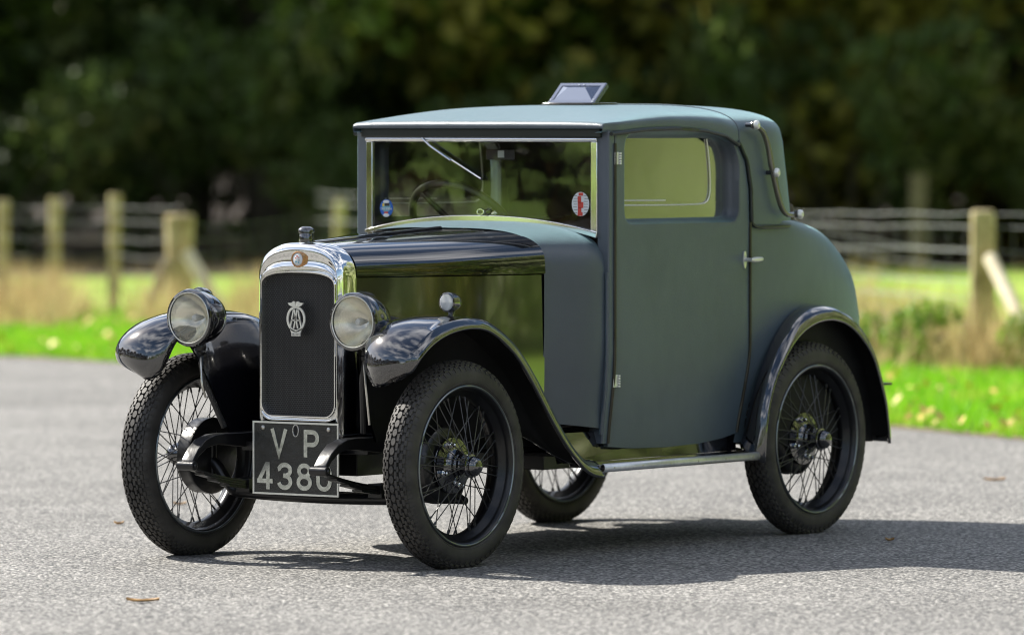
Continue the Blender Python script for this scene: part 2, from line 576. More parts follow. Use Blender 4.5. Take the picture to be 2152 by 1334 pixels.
tag(MB().add([gp(-900, -700, -0.03), gp(900, -700, -0.03), gp(900, 1200, -0.03), gp(-900, 1200, -0.03)], [(0, 1, 2, 3)]).build('field', M['turf'], smooth=0), kind='structure')
road_edge = [(-60, 43), (-20, 39.2), (-9, 38.2), (-4.5, 38.0), (-3.0, 37.4), (-2.2, 36.4), (-1.2, 34.2), (0, 31.8), (1.0, 30.1), (1.8, 28.85), (2.3, 27.7), (3.2, 25.8), (4.6, 23.6), (7, 19), (11, 12), (16, 4), (24, -10), (40, -40)]
edge_pts = spline([Vector((u, D, 0)) for u, D in road_edge], 90)
rng = random.Random(3)
road = [gp(p.x, p.y + rng.uniform(-0.07, 0.07), 0.0) for p in edge_pts] + [gp(40, -60), gp(-60, -60)]
tag(MB().add(road, [tuple(range(len(road)))]).build('road', M['asphalt'], smooth=0), kind='structure')
# a ragged strip of dirt and dead leaves along the edge of the asphalt
rows = [[gp(p.x + 0.0, p.y - 0.02 - 0.10 * rng.random(), 0.004), gp(p.x + 0.1, p.y + 0.3 + 0.25 * rng.random(), 0.004)] for p in edge_pts]
tag(MB().grid(rows).build('roadside_dirt', M['edge_dirt'], smooth=0), kind='structure')
# the floor of the wood
wf = [gp(-120, 58.5), gp(-14, 57.2), gp(-7, 56.5), gp(-3, 57.5), gp(0, 59), gp(4, 61), gp(9, 60.5), gp(30, 62), gp(120, 66), gp(160, 200), gp(-160, 200)]
tag(MB().add([p + Vector((0, 0, -0.022)) for p in wf], [tuple(range(len(wf)))]).build('woodland_floor', M['litter'], smooth=0), kind='structure')

# ------------------------------------------------------------------ the car
car = tag(empty('vintage_car'), 'dark green and black vintage coupe with wire wheels and chrome radiator on the road', 'car')
N_SIDE = 0.526
def wside(z):
    return N_SIDE - 0.030 * (1 - sm((z - 0.30) / 0.36))
def sup(t, n):
    """superellipse quarter: t 0..1 -> (cos-like, sin-like)"""
    a = t * PI / 2
    return max(math.cos(a), 0) ** (2 / n), max(math.sin(a), 0) ** (2 / n)

# --- door outline (X, Z)
DOOR = [(1.140, 0.348), (1.0, 0.337), (0.8, 0.332), (0.6, 0.336), (0.46, 0.348), (0.375, 0.362), (0.340, 0.60), (0.333, 0.66), (0.333, 0.9), (0.333, 1.08), (0.338, 1.20), (0.362, 1.295), (0.415, 1.362), (0.50, 1.394), (0.62, 1.411), (0.8, 1.419), (0.97, 1.415), (1.140, 1.403)]
X_DOOR_REAR = [(0.30, 0.39), (0.362, 0.375), (0.60, 0.340), (0.66, 0.333), (1.08, 0.333), (1.20, 0.338), (1.295, 0.362), (1.362, 0.415)]
Z_DOOR_TOP = [(0.415, 1.362), (0.50, 1.394), (0.62, 1.411), (0.8, 1.419), (0.97, 1.415), (1.14, 1.403), (1.25, 1.397)]
def rrect(x0, x1, z0, z1, r, k=8):
    """r = radii at (x0,z0),(x1,z0),(x1,z1),(x0,z1)"""
    pts = []
    for (cx, cz, a0, rr) in ((x0 + r[0], z0 + r[0], PI, r[0]), (x1 - r[1], z0 + r[1], 1.5 * PI, r[1]), (x1 - r[2], z1 - r[2], 0, r[2]), (x0 + r[3], z1 - r[3], 0.5 * PI, r[3])):
        for i in range(k + 1):
            a = a0 + i / k * PI / 2
            pts.append((cx + rr * math.cos(a), cz + rr * math.sin(a)))
    return pts
def cast(poly, c, ang):
    """distance from c along ang to the closed polygon poly"""
    dx, dz = math.cos(ang), math.sin(ang)
    best = None
    n = len(poly)
    for i in range(n):
        (ax, az), (bx, bz) = poly[i], poly[(i + 1) % n]
        ex, ez = bx - ax, bz - az
        den = dx * ez - dz * ex
        if abs(den) < 1e-12: continue
        t = ((ax - c[0]) * ez - (az - c[1]) * ex) / den
        s = ((ax - c[0]) * dz - (az - c[1]) * dx) / den
        if t > 0 and -1e-9 <= s <= 1 + 1e-9 and (best is None or t < best): best = t
    return best
WC = (0.755, 1.24)
win_in = rrect(0.412, 1.070, 1.106, 1.376, (0.03, 0.03, 0.05, 0.10))
win_out = rrect(0.398, 1.084, 1.088, 1.400, (0.045, 0.045, 0.06, 0.14))
angs = sorted(set([2 * PI * k / 180 for k in range(180)] + [math.atan2(z - WC[1], x - WC[0]) % (2 * PI) for x, z in DOOR]))
def loop(poly, dy, side):
    res = []
    for a in angs:
        t = cast(poly, WC, a)
        x, z = WC[0] + t * math.cos(a), WC[1] + t * math.sin(a)
        res.append(Vector((x, side * (wside(z) + dy), z)))
    return res
def mix_loop(A, B, t, side, dy=0.0):
    res = []
    for a, b in zip(A, B):
        p = a.lerp(b, t)
        res.append(Vector((p.x, side * (wside(p.z) + dy), p.z)))
    return res
def make_door(side):
    o = loop(DOOR, 0, side)
    wo = loop(win_out, 0, side)
    wi = loop(win_in, -0.036, side)
    rows = [[p - Vector((0, side * 0.03, 0)) for p in o], o]
    for k in range(1, 12): rows.append(mix_loop(o, wo, k / 12, side, 0.002))
    rows.append(wo)
    for k in (0.33, 0.66, 1):
        rows.append([Vector((a.x + (b.x - a.x) * k, a.y + (b.y - a.y) * (1 - (1 - k) ** 1.8), a.z + (b.z - a.z) * k)) for a, b in zip(wo, wi)])
    rows.append([p - Vector((0, side * 0.02, 0)) for p in wi])
    d = MB().grid(rows, cv=True).build('door', M['leather'], car, smooth=50)
    g = MB().add([p - Vector((0, side * 0.012, 0)) for p in wi], [tuple(range(len(wi)))])
    g.build('window_pane', M['glass'], d, smooth=0)
    # bright lines reflected in the glass, modelled as thin plated tubes
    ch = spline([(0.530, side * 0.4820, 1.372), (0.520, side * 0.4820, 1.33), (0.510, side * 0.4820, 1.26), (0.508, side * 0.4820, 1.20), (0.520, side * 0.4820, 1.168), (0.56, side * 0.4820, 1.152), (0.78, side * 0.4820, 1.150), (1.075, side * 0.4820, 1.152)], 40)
    MB().tube(ch, 0.0026, 6).tube([Vector((p.x, p.y, p.z + 0.016)) for p in ch[24:]], 0.0024, 6).build('window_reflection_line', M['plating'], d)
    # handle: escutcheon and a lever
    ex, ez = 0.366, 0.958
    h = MB()
    ring = [Vector((ex + 0.009 * math.cos(a), side * 0.527, ez + 0.030 * math.sin(a))) for a in [2 * PI * k / 20 for k in range(20)]]
    h.prism(ring, (0, side * 0.005, 0))
    h.tube([(ex, side * 0.53, ez), (ex, side * 0.558, ez)], 0.007, 10)
    h.tube([(ex + 0.010, side * 0.562, ez), (ex - 0.004, side * 0.563, ez), (ex - 0.03, side * 0.563, ez + 0.001), (ex - 0.058, side * 0.561, ez + 0.002), (ex - 0.068, side * 0.559, ez + 0.003)], [0.006, 0.0095, 0.0095, 0.0075, 0.003], 12)
    h.build('door_handle', M['plating'], d)
    for hz in (0.568, 1.310):
        q = MB()
        q.box((1.136, side * (wside(hz) + 0.004), hz), (0.024, 0.006, 0.042))
        for k in range(5):
            q.tube([(1.122, side * (wside(hz) + 0.010), hz - 0.021 + k * 0.0085), (1.122, side * (wside(hz) + 0.010), hz - 0.0145 + k * 0.0085)], 0.0055, 8)
        q.build('hinge', M['plating'], d, bevel=0.001)
    # bead along the front and the rear shut line
    fb = [(1.143, side * (wside(z) + 0.003), z) for z in [0.36 + k * 0.04 for k in range(26)]]
    MB().tube(fb, 0.006, 8).build('door_beading', M['beading'], d)
    rb = [(pw(X_DOOR_REAR, z) - 0.002, side * (wside(z) + 0.003), z) for z in [0.366 + k * 0.03 for k in range(25)]]
    MB().tube(rb, 0.0055, 8).build('door_beading', M['beading'], d)
    return d
for sd in (1, -1): make_door(sd)

# --- rear tub
TUB_REAR = [(0.33, -0.70), (0.45, -0.77), (0.60, -0.82), (0.735, -0.83), (0.80, -0.81), (0.88, -0.77), (0.955, -0.68), (1.017, -0.567), (1.055, -0.445), (1.08, -0.296), (1.09, -0.20)]
def ring_pts(xf, xc, xr, wd, n, z, k=26):
    pts = [Vector((xf, wd, z)), Vector((lerp(xf, xc, 0.5), wd, z))]
    for i in range(k + 1):
        c, s = sup(i / k, n)
        pts.append(Vector((xc - (xc - xr) * s, wd * c, z)))
    left = pts
    return left + [Vector((p.x, -p.y, p.z)) for p in reversed(left[:-1])]
zs = [0.33, 0.36, 0.40, 0.45, 0.5, 0.56, 0.62, 0.68, 0.735, 0.80, 0.84, 0.88, 0.92, 0.955, 0.99, 1.017, 1.037, 1.055, 1.068, 1.08, 1.088]
tub_rows = []
TR = spline([(x, 0, z) for z, x in TUB_REAR], 200)
def tub_rear(z):
    return pw([(p.z, p.x) for p in TR], z)
for z in zs:
    tub_rows.append(ring_pts(pw(X_DOOR_REAR, z), 0.22, tub_rear(z), wside(z) - 0.002, 2.4, z))
tub_rows.append(ring_pts(0.333, 0.22, -0.12, 0.50, 2.4, 1.094))
MB().grid(tub_rows).build('rear_body', M['leather'], car, smooth=60)

# --- head: the leathercloth quarters and the rounded back of the roof
def zc_roof(X):
    return pw(ZC, X)
ZC = [(p.x, p.z) for p in spline([(-0.2, 0, 1.488), (0.42, 0, 1.490), (0.55, 0, 1.4895), (0.7, 0, 1.487), (0.85, 0, 1.480), (1.0, 0, 1.464), (1.1, 0, 1.449), (1.18, 0, 1.436), (1.222, 0, 1.430)], 80)]
HEAD_REAR = [(1.072, -0.20), (1.117, -0.189), (1.235, -0.152), (1.357, -0.108)]
YH = 0.530
rows = []
for z in [1.072, 1.09, 1.13, 1.18, 1.22, 1.26, 1.295, 1.33, 1.362]:
    rows.append(ring_pts(pw(X_DOOR_REAR, z) - 0.006, 0.26, pw(HEAD_REAR, z), YH - 0.002, 2.6, z))
ze = 1.362
NT = 16
def roof_section(ze, zc, wd, k, n=NT, p=3.3):
    c, s = sup(k / n, p)
    return wd * c, ze + (zc - ze) * s
for k in range(1, NT + 1):
    y, z = roof_section(ze, 1.490, YH - 0.002, k)
    f = y / YH
    xr = 0.409 - (0.409 + 0.105) * (f ** 1.0) * (1 - 0.0) if k < NT else 0.409
    xr = 0.409 - 0.514 * (1 - (1 - f) * 1.0)
    rows.append(ring_pts(0.409, lerp(0.409, 0.26, f), xr, max(y, 0.0005), 2.5, z))
head = MB().grid(rows).build('hood_rear', M['leather'], car, smooth=60)

# --- roof from the seam forward, with a rolled front lip
Z_SHOULDER = [(0.40, 1.362), (0.50, 1.394), (0.62, 1.411), (0.80, 1.420), (0.97, 1.420), (1.10, 1.422), (1.25, 1.424)]
LIP_Z = 1.409
rows = []
xs = [0.409 + (1.182 - 0.409) * k / 40 for k in range(41)]
for X in xs:
    zd, ze = pw(Z_DOOR_TOP, X), pw(Z_SHOULDER, X)
    if X > 1.11: zd = lerp(zd, LIP_Z, sm((X - 1.11) / 0.06))
    zc = max(zc_roof(X), ze + 0.008)
    wd = YH + 0.003 - 0.010 * sm((X - 1.12) / 0.06)
    half = [Vector((X, wd - 0.03, zd - 0.012)), Vector((X, wd - 0.004, zd - 0.012)), Vector((X, wd, zd - 0.006))]
    for k in range(0, NT + 1):
        y, z = roof_section(ze, zc, wd, k, p=lerp(3.3, 3.6, sm((X - 0.6) / 0.6)))
        half.append(Vector((X, y, max(z, zd))))
    rows.append(half + [Vector((p.x, -p.y, p.z)) for p in reversed(half[:-1])])
last = rows[-1]
for k in range(1, 9):
    a = k / 8 * math.radians(115)
    row = []
    for i, p in enumerate(last):
        r_ = max(p.z - LIP_Z, 0.002) / (1 - math.cos(math.radians(115)))
        row.append(Vector((1.182 + 0.023 * math.sin(a), p.y * (1 - 0.004 * k / 8), p.z - r_ * (1 - math.cos(a)))))
    rows.append(row)
rows.append([Vector((1.160, p.y * 0.99, LIP_Z - 0.002)) for p in last])
roof = MB().grid(rows).build('roof', M['leather'], car, smooth=60)
# seam, gutter piping over the doors and down round the quarters
for sd in (1, -1):
    pth = [(x, sd * (YH + 0.006), pw(Z_DOOR_TOP, x) - 0.010) for x in [1.175 - k * 0.02 for k in range(39)]] + \
          [(pw(X_DOOR_REAR, z) - 0.006, sd * (YH + 0.003), z) for z in [1.362 - k * 0.02 for k in range(14)]] + \
          [(0.322, sd * YH, 1.085), (0.305, sd * YH, 1.074), (0.28, sd * YH, 1.069)]
    pth = spline(pth, 160)
    base = ring_pts(0.28, 0.26, -0.21, YH + 0.002, 2.6, 1.069)
    half = base[:len(base) // 2 + 1]
    pth += [Vector((p.x, sd * p.y, p.z)) for p in half[1:]]
    MB().tube(pth, 0.0070, 8).build('roof_piping', M['piping'], car)
sp = []
for k in range(0, NT + 1):
    y, z = roof_section(1.362, 1.490, YH - 0.002, k)
    sp.append(Vector((0.400, y + 0.001, z + 0.001)))
MB().tube(sp + [Vector((p.x, -p.y, p.z)) for p in reversed(sp[:-1])], 0.0028, 6).build('roof_seam', M['leather'], car)
# windscreen header, front pillars
h = MB()
h.box((1.166, 0, 1.394), (0.05, 1.0, 0.030))
h.build('windscreen_header', M['piping'], car, bevel=0.004)  # dark piping colour stands in for the shade under the roof lip
for sd in (1, -1):
    rows = []
    for z in [0.36, 0.45, 0.55, 0.66, 0.8, 1.0, 1.2, 1.402]:
        yo = wside(z) + 0.001
        rows.append([Vector((1.176, sd * (yo - 0.004), z)), Vector((1.172, sd * yo, z)), Vector((1.145, sd * yo, z)), Vector((1.145, sd * (yo - 0.045), z)), Vector((1.176, sd * (yo - 0.045), z))])
    b = MB().grid(rows, cv=True)
    b.fan(rows[0]); b.fan(rows[-1])
    b.build('front_pillar', M['leather'], car, smooth=30)

# --- scuttle
def wscut(X):
    t = max(0, min(1, (1.40 - X) / (1.40 - 1.165)))
    return 0.427 + (0.512 - 0.427) * math.sin(t * PI / 2) ** 1.15
SP_Z = 0.915
def body_section(X, wd, zt, zb, n, spring=SP_Z, tuck=0.02, k=22, x_off=0.0):
    half = [Vector((X, wd - tuck * (1 - sm((z - zb) / 0.30)), z)) for z in [zb + (spring - zb) * i / 10 for i in range(10)]]
    for i in range(k + 1):
        c, s = sup(i / k, n)
        half.append(Vector((X, wd * c, spring + (zt - spring) * s)))
    return half + [Vector((p.x, -p.y, p.z)) for p in reversed(half[:-1])]
rows = []
for i in range(13):
    X = 1.405 - (1.405 - 1.168) * i / 12
    t = i / 12
    rows.append(body_section(X, wscut(X), lerp(1.078, 1.100, t), lerp(0.438, 0.410, t), lerp(3.4, 3.0, t)))
inner = [Vector((1.168, p.y * 0.90, p.z - 0.02)) for p in rows[-1]]
MB().grid(rows + [inner]).build('scuttle', M['leather'], car, smooth=60)
for sd in (1, -1):
    MB().tube([(1.176, sd * (wside(z) - 0.006), z) for z in [0.39 + 0.03 * k for k in range(19)]], 0.006, 8).build('scuttle_beading', M['leather'], car)

# --- bonnet
def bonnet_w(X):
    t = (X - 1.40) / 0.70
    return lerp(0.4245, 0.174, t) + 0.020 * math.sin(t * PI)
def bonnet_top_z(X): return lerp(1.0745, 1.036, ((X - 1.40) / 0.70) ** 1.1 if X > 1.40 else 0)
rows = []
for i in range(15):
    X = 1.400 + 0.700 * i / 14
    t = i / 14
    wd = bonnet_w(X)
    n = lerp(3.4, 2.5, t)
    sp0 = 0.937
    half = [Vector((X, wd + 0.004, 0.930)), Vector((X, wd + 0.004, sp0))]
    for k in range(1, 21):
        c, s = sup(k / 20, n)
        half.append(Vector((X, (wd + 0.003) * c, sp0 + (bonnet_top_z(X) - sp0) * s)))
    rows.append(half + [Vector((p.x, -p.y, p.z)) for p in reversed(half[:-1])])
bt = MB().grid(rows).build('bonnet_top', M['black'], car, smooth=50)
MB().tube([(1.405, 0, 1.077), (1.75, 0, bonnet_top_z(1.75) + 0.003), (2.095, 0, 1.039)], 0.006, 8).build('bonnet_hinge', M['black'], bt)
for sd in (1, -1):
    rows = []
    for i in range(15):
        X = 1.400 + 0.700 * i / 14
        rows.append([Vector((X, sd * (bonnet_w(X) - 0.004 + 0.004 * math.sin(j / 8 * PI)), lerp(0.926, 0.40, j / 8))) for j in range(9)])
    MB().grid(rows).build('bonnet_side', M['panel'], car, smooth=60)

# --- radiator
def arch(hw, zb, zs, zt, n, k=18, rb=0.0):
    """outline of shell or opening: from bottom left up, over and down, closed along the bottom"""
    half = []
    if rb:
        for i in range(7):
            a = i / 6 * PI / 2
            half.append((hw - rb + rb * math.sin(a), zb + rb - rb * math.cos(a)))
    else:
        half += [(hw * (0.6 + 0.4 * i / 6), zb) for i in range(7)]
    for i in range(1, 8): half.append((hw, lerp(zb + rb, zs, i / 8)))
    for i in range(k + 1):
        c, s = sup(i / k, n)
        half.append((hw * c, zs + (zt - zs) * s))
    return half + [(-y, z) for y, z in reversed(half[:-1])]
def at_x(X, o): return [Vector((X, y, z)) for y, z in o]
O1 = arch(0.176, 0.405, 0.925, 1.040, 2.5)
O2 = arch(0.170, 0.408, 0.922, 1.034, 2.5)
O3 = arch(0.160, 0.412, 0.916, 1.022, 2.5)
I0 = arch(0.156, 0.470, 0.900, 0.952, 2.8, rb=0.044)
I1 = arch(0.152, 0.474, 0.898, 0.947, 2.8, rb=0.042)
I2 = arch(0.147, 0.479, 0.895, 0.940, 2.8, rb=0.040)
sh = MB()
sh.grid([at_x(2.100, arch(0.170, 0.405, 0.925, 1.034, 2.5)), at_x(2.100, O1), at_x(2.158, O1), at_x(2.170, O2), at_x(2.178, O3), *[at_x(xx, [(lerp(a[0], b[0], tt), lerp(a[1], b[1], tt)) for a, b in zip(O3, I0)]) for tt, xx in ((0.12, 2.1795), (0.24, 2.1785), (0.38, 2.174), (0.55, 2.1725), (0.70, 2.1755), (0.82, 2.180), (0.92, 2.180))],
         at_x(2.176, I0), at_x(2.184, I1), at_x(2.184, [(lerp(a[0], b[0], .6), lerp(a[1], b[1], .6)) for a, b in zip(I1, I2)]), at_x(2.176, I2), at_x(2.150, I2)], cv=True)
shell = sh.build('radiator_shell', M['chrome'], car, smooth=55)
MB().add(at_x(2.160, I2), [tuple(range(len(I2)))]).build('radiator_grille', M['grille'], shell, smooth=0)
cap = MB().lathe([(0.0, 0.062), (0.014, 0.061), (0.024, 0.055), (0.027, 0.050), (0.027, 0.043), (0.022, 0.041), (0.022, 0.036), (0.0235, 0.034), (0.0235, 0.012), (0.0225, 0.010)], (2.138, 0, 1.030), (0, 0, 1), 28)
rc = cap.build('radiator_cap', M['black'], shell)
MB().lathe([(0.0235, 0.010), (0.0255, 0.008), (0.0255, 0.004), (0.030, 0.0), (0.030, -0.02)], (2.138, 0, 1.030), (0, 0, 1), 28).build('cap_collar', M['chrome'], rc)
# enamel badge
bz = 0.986
bd = MB().lathe([(0.0, 0.007), (0.017, 0.0065), (0.021, 0.004)], (2.179, 0, bz), (1, 0, 0), 28).build('enamel_badge', M['white'], shell)
MB().lathe([(0.0205, 0.004), (0.022, 0.008), (0.0255, 0.007), (0.027, 0.002), (0.027, -0.010)], (2.178, 0, bz), (1, 0, 0), 32).build('badge_rim', M['copper'], bd)
for (dy, dz, a, b, mm) in ((0.0, 0.010, 0.006, 0.004, 'red'), (-0.006, 0.004, 0.005, 0.003, 'red'), (0.007, 0.006, 0.004, 0.003, 'red'), (-0.004, -0.008, 0.007, 0.005, 'lightblue'), (0.006, -0.010, 0.004, 0.005, 'lightblue'), (0.008, -0.003, 0.003, 0.003, 'dark')):
    MB().box((2.1868, dy, bz + dz), (0.001, a, b)).build('badge_pattern', M[mm], bd, smooth=0)
# --- wing badge on the grille: ring with two crossed letters A, wings above, number below
bx = 2.186
bY, bZ = -0.003, 0.792
A = MB()
def ribbon(pts, s, depth, closed=False, mb=None, x=bx):
    """flat stroke of width s through (y,z) points, extruded towards the front"""
    mb = mb or MB()
    n = len(pts)
    lft, rgt = [], []
    for i in range(n):
        p = Vector(pts[i])
        if closed: a, b = Vector(pts[i - 1]), Vector(pts[(i + 1) % n])
        else: a, b = Vector(pts[max(i - 1, 0)]), Vector(pts[min(i + 1, n - 1)])
        d1 = (p - a).normalized() if (p - a).length > 1e-9 else (b - p).normalized()
        d2 = (b - p).normalized() if (b - p).length > 1e-9 else d1
        n1, n2 = Vector((-d1.y, d1.x)), Vector((-d2.y, d2.x))
        mi = (n1 + n2).normalized()
        k = min(1 / max(mi.dot(n1), 0.35), 2.2)
        lft.append(p + mi * s / 2 * k); rgt.append(p - mi * s / 2 * k)
    rows = [[Vector((x, q.x, q.y)) for q in lft], [Vector((x + depth, q.x, q.y)) for q in lft], [Vector((x + depth, q.x, q.y)) for q in rgt], [Vector((x, q.x, q.y)) for q in rgt]]
    cols = list(map(list, zip(*rows)))
    mb.grid(cols, cu=closed, cv=True)
    if not closed:
        mb.add(cols[0], [(0, 1, 2, 3)]); mb.add(cols[-1], [(0, 1, 2, 3)])
    return mb
ringp = []
for k in range(40):
    a = 2 * PI * k / 40
    ringp.append((bY + 0.0345 * math.cos(a), bZ + 0.0005 + 0.0385 * math.sin(a)))
ribbon(ringp, 0.0078, 0.004, True, A)
for dy in (-0.0075, 0.0075):
    ribbon([(bY + dy - 0.0165 + 0.001, bZ - 0.030), (bY + dy - 0.001, bZ + 0.033)], 0.0048, 0.005, False, A)
    ribbon([(bY + dy + 0.0165 - 0.001, bZ - 0.030), (bY + dy + 0.001, bZ + 0.033)], 0.0048, 0.005, False, A)
    ribbon([(bY + dy - 0.011, bZ - 0.004), (bY + dy + 0.011, bZ - 0.004)], 0.0034, 0.005, False, A)
A.prism([Vector((bx, bY + y, bZ + z)) for y, z in ((-0.0250, -0.030), (-0.0185, -0.046), (-0.0185, -0.055), (0.0185, -0.055), (0.0185, -0.046), (0.0250, -0.030), (0.0, -0.040))], (0.004, 0, 0))
for s_ in (-1, 1):
    A.prism([Vector((bx, bY + s_ * y, bZ + z)) for y, z in ((0.0, 0.043), (0.004, 0.056), (0.010, 0.058), (0.016, 0.053), (0.031, 0.052), (0.026, 0.045), (0.018, 0.042), (0.008, 0.040))], (0.006, 0, 0))
aab = A.build('grille_badge', M['plating'], shell, smooth=30)
text_mesh('badge_number', '087284', 0.011, M['chrome'], aab, (bx + 0.0045, bY, bZ - 0.049), FRONT, 0.0006)

# --- number plate
px_ = 2.192
P = MB().box((px_, 0, 0.339), (0.004, 0.348, 0.234))
plate = P.build('number_plate', M['plate'], car, bevel=0.001)
E_ = MB()
ribbon([(-0.1735, 0.223), (0.1735, 0.223), (0.1735, 0.455), (-0.1735, 0.455)], 0.006, 0.004, True, E_, px_ + 0.001)
E_.build('plate_rim', M['plating'], plate, smooth=0)
CW, CH, ST = 0.064, 0.089, 0.0145
def arcpts(cx, cz, rx, rz, a0, a1, k=12):
    return [(cx + rx * math.cos(math.radians(a0 + (a1 - a0) * i / k)), cz + rz * math.sin(math.radians(a0 + (a1 - a0) * i / k))) for i in range(k + 1)]
h_ = ST / 2
GL = {
    'V': [([(0.004, CH), (CW / 2, 0.004), (CW - 0.004, CH)], False)],
    'P': [([(h_, 0), (h_, CH)], False), ([(h_, CH - h_), (0.035, CH - h_)] + arcpts(0.036, CH - h_ - 0.0205, 0.020, 0.0205, 90, -90) + [(h_, CH - h_ - 0.041)], False)],
    '4': [([(0.044, 0), (0.044, CH)], False), ([(0.041, CH - 0.004), (0.006, 0.026)], False), ([(0.0, 0.027), (CW, 0.027)], False)],
    '3': [([(0.004, CH - 0.022)] + arcpts(0.032, CH - h_ - 0.0178, 0.0235, 0.0178, 165, -80) + [(0.026, 0.0465)], False), ([(0.026, 0.0465)] + arcpts(0.032, h_ + 0.0195, 0.0240, 0.0195, 80, -170), False)],
    '8': [(arcpts(0.032, CH - h_ - 0.0180, 0.0215, 0.0180, 0, 360, 26)[:-1], True), (arcpts(0.032, h_ + 0.0195, 0.0240, 0.0195, 0, 360, 26)[:-1], True)],
    '0': [(arcpts(0.032, CH - h_ - 0.0235, 0.0240, 0.0235, 0, 180, 12) + arcpts(0.032, h_ + 0.0235, 0.0240, 0.0235, 180, 360, 12), True)],
}
for ch, yc, zb in (('V', -0.068, 0.3455), ('P', 0.066, 0.3455), ('4', -0.126, 0.2365), ('3', -0.0445, 0.2365), ('8', 0.036, 0.2365), ('0', 0.1165, 0.2365)):
    g = MB()
    for j_, (pts, cl) in enumerate(GL[ch]):
        ribbon([(yc - CW / 2 + x, zb + z) for x, z in pts], ST, 0.003 + 0.0004 * j_, cl, g, px_ + 0.0012 - 0.0002 * j_)
    g.build('plate_figure', M['figures'], plate, smooth=30)
for y in (-0.135, 0.135):
    MB().lathe([(0, 0.006), (0.006, 0.005), (0.0085, 0.002), (0.0085, -0.002)], (px_ + 0.002, y, 0.437), (1, 0, 0), 14).build('plate_bolt', M['nickel'], plate)
MB().tube([(px_ + 0.0025, 0.0115 * math.cos(a), 0.430 + 0.019 * math.sin(a)) for a in [2 * PI * k / 24 for k in range(24)]], 0.0022, 6, closed=True).build('hole_rim', M['alu'], plate)
MB().prism([Vector((px_ + 0.0015, 0.0 + 0.0095 * math.cos(a), 0.430 + 0.017 * math.sin(a))) for a in [2 * PI * k / 20 for k in range(20)]], (0.0012, 0, 0)).build('starting_handle_hole', M['matt'], plate, smooth=0)

# --- windscreen
ws = MB()
XW = 1.182
zt_, ye = 1.372, 0.484
def arc_base(y): return 1.110 - 0.052 * abs(y / ye) ** 2.2
topb = [(-ye, zt_), (ye, zt_)]
ws.tube([(XW - 0.003, -ye, zt_), (XW - 0.003, ye, zt_)], 0.0088, 14)
for sd in (-1, 1):
    ribbon([(sd * (ye - 0.014), zt_ - 0.008), (sd * (ye - 0.014), 1.062)], 0.026, 0.012, False, ws, XW - 0.012)
ab = [(-ye + 2 * ye * k / 40, arc_base(-ye + 2 * ye * k / 40) - 0.004) for k in range(41)]
ribbon(ab, 0.020, 0.016, False, ws, XW - 0.010)
frame = ws.build('windscreen_frame', M['chrome'], car, smooth=40, bevel=0.002)
gl = [Vector((XW - 0.008, -ye + 0.02, zt_ - 0.006)), ] + [Vector((XW - 0.008, y, z)) for y, z in ab[1:-1]] + [Vector((XW - 0.008, ye - 0.02, zt_ - 0.006))]
MB().add(gl, [tuple(range(len(gl)))]).build('windscreen_glass', M['screen'], frame, smooth=0)
wp = MB()
wp.tube([(1.192, -0.236, 1.376), (1.196, -0.20, 1.350), (1.198, -0.11, 1.301)], 0.0042, 8)
wp.tube([(1.197, -0.165, 1.332), (1.193, 0.012, 1.240)], 0.0028, 6)
wiper = wp.build('windscreen_wiper', M['chrome'], frame)
MB().tube([(1.188, -0.185, 1.340), (1.186, 0.014, 1.236)], 0.0035, 6).build('wiper_blade', M['dark'], wiper)
# stickers inside the glass
def disc(name, y, z, r, rz, mm, x, par):
    ring = [Vector((x, y + r * math.cos(a), z + rz * math.sin(a))) for a in [2 * PI * k / 32 for k in range(32)]]
    return MB().prism(ring, (0.0008, 0, 0)).build(name, M[mm], par, smooth=0)
xs_ = XW - 0.0065
st = disc('blue_sticker', -0.400, 1.137, 0.028, 0.030, 'blue', xs_, frame)
disc('sticker_print', -0.400, 1.141, 0.018, 0.019, 'lightblue', xs_ + 0.001, st)
MB().box((xs_ + 0.0022, -0.396, 1.149), (0.0006, 0.020, 0.010)).build('sticker_print', M['dark'], st, smooth=0)
MB().box((xs_ + 0.0022, -0.412, 1.148), (0.0006, 0.008, 0.010)).build('sticker_print', M['yellow'], st, smooth=0)
text_mesh('sticker_lettering', 'TRIUMPH', 0.0115, M['white'], st, (xs_ + 0.0030, -0.400, 1.134), FRONT, 0.0003)
MB().box((xs_ + 0.0022, -0.400, 1.122), (0.0006, 0.016, 0.006)).build('sticker_print', M['red'], st, smooth=0)
for z in (1.1585, 1.113):
    disc('sticker_print', -0.400, z, 0.013, 0.006, 'white', xs_ + 0.0014, st)
tx = disc('tax_disc', 0.412, 1.157, 0.0355, 0.0405, 'white', xs_, frame)
for (y, z, a, b) in ((0.414, 1.190, 0.018, 0.010), (0.408, 1.172, 0.014, 0.022), (0.413, 1.154, 0.022, 0.020), (0.409, 1.138, 0.014, 0.016), (0.411, 1.124, 0.020, 0.012)):
    MB().box((xs_ + 0.0016, y, z), (0.0006, a, b)).build('disc_print', M['red'], tx, smooth=0)
for k in range(7):
    z = 1.185 - k * 0.0095
    for y, a in ((0.3905, 0.016), (0.4335, 0.016)):
        MB().box((xs_ + 0.0014, y + (k % 2) * 0.002, z), (0.0006, a, 0.0012)).build('disc_print', M['dark'], tx, smooth=0)
MB().tube([(1.196, 0.012 + 0.0135 * math.cos(a), 1.128 + 0.009 * math.sin(a)) for a in [2 * PI * k / 20 for k in range(20)]], 0.0025, 6, closed=True).build('windscreen_catch', M['chrome'], frame)

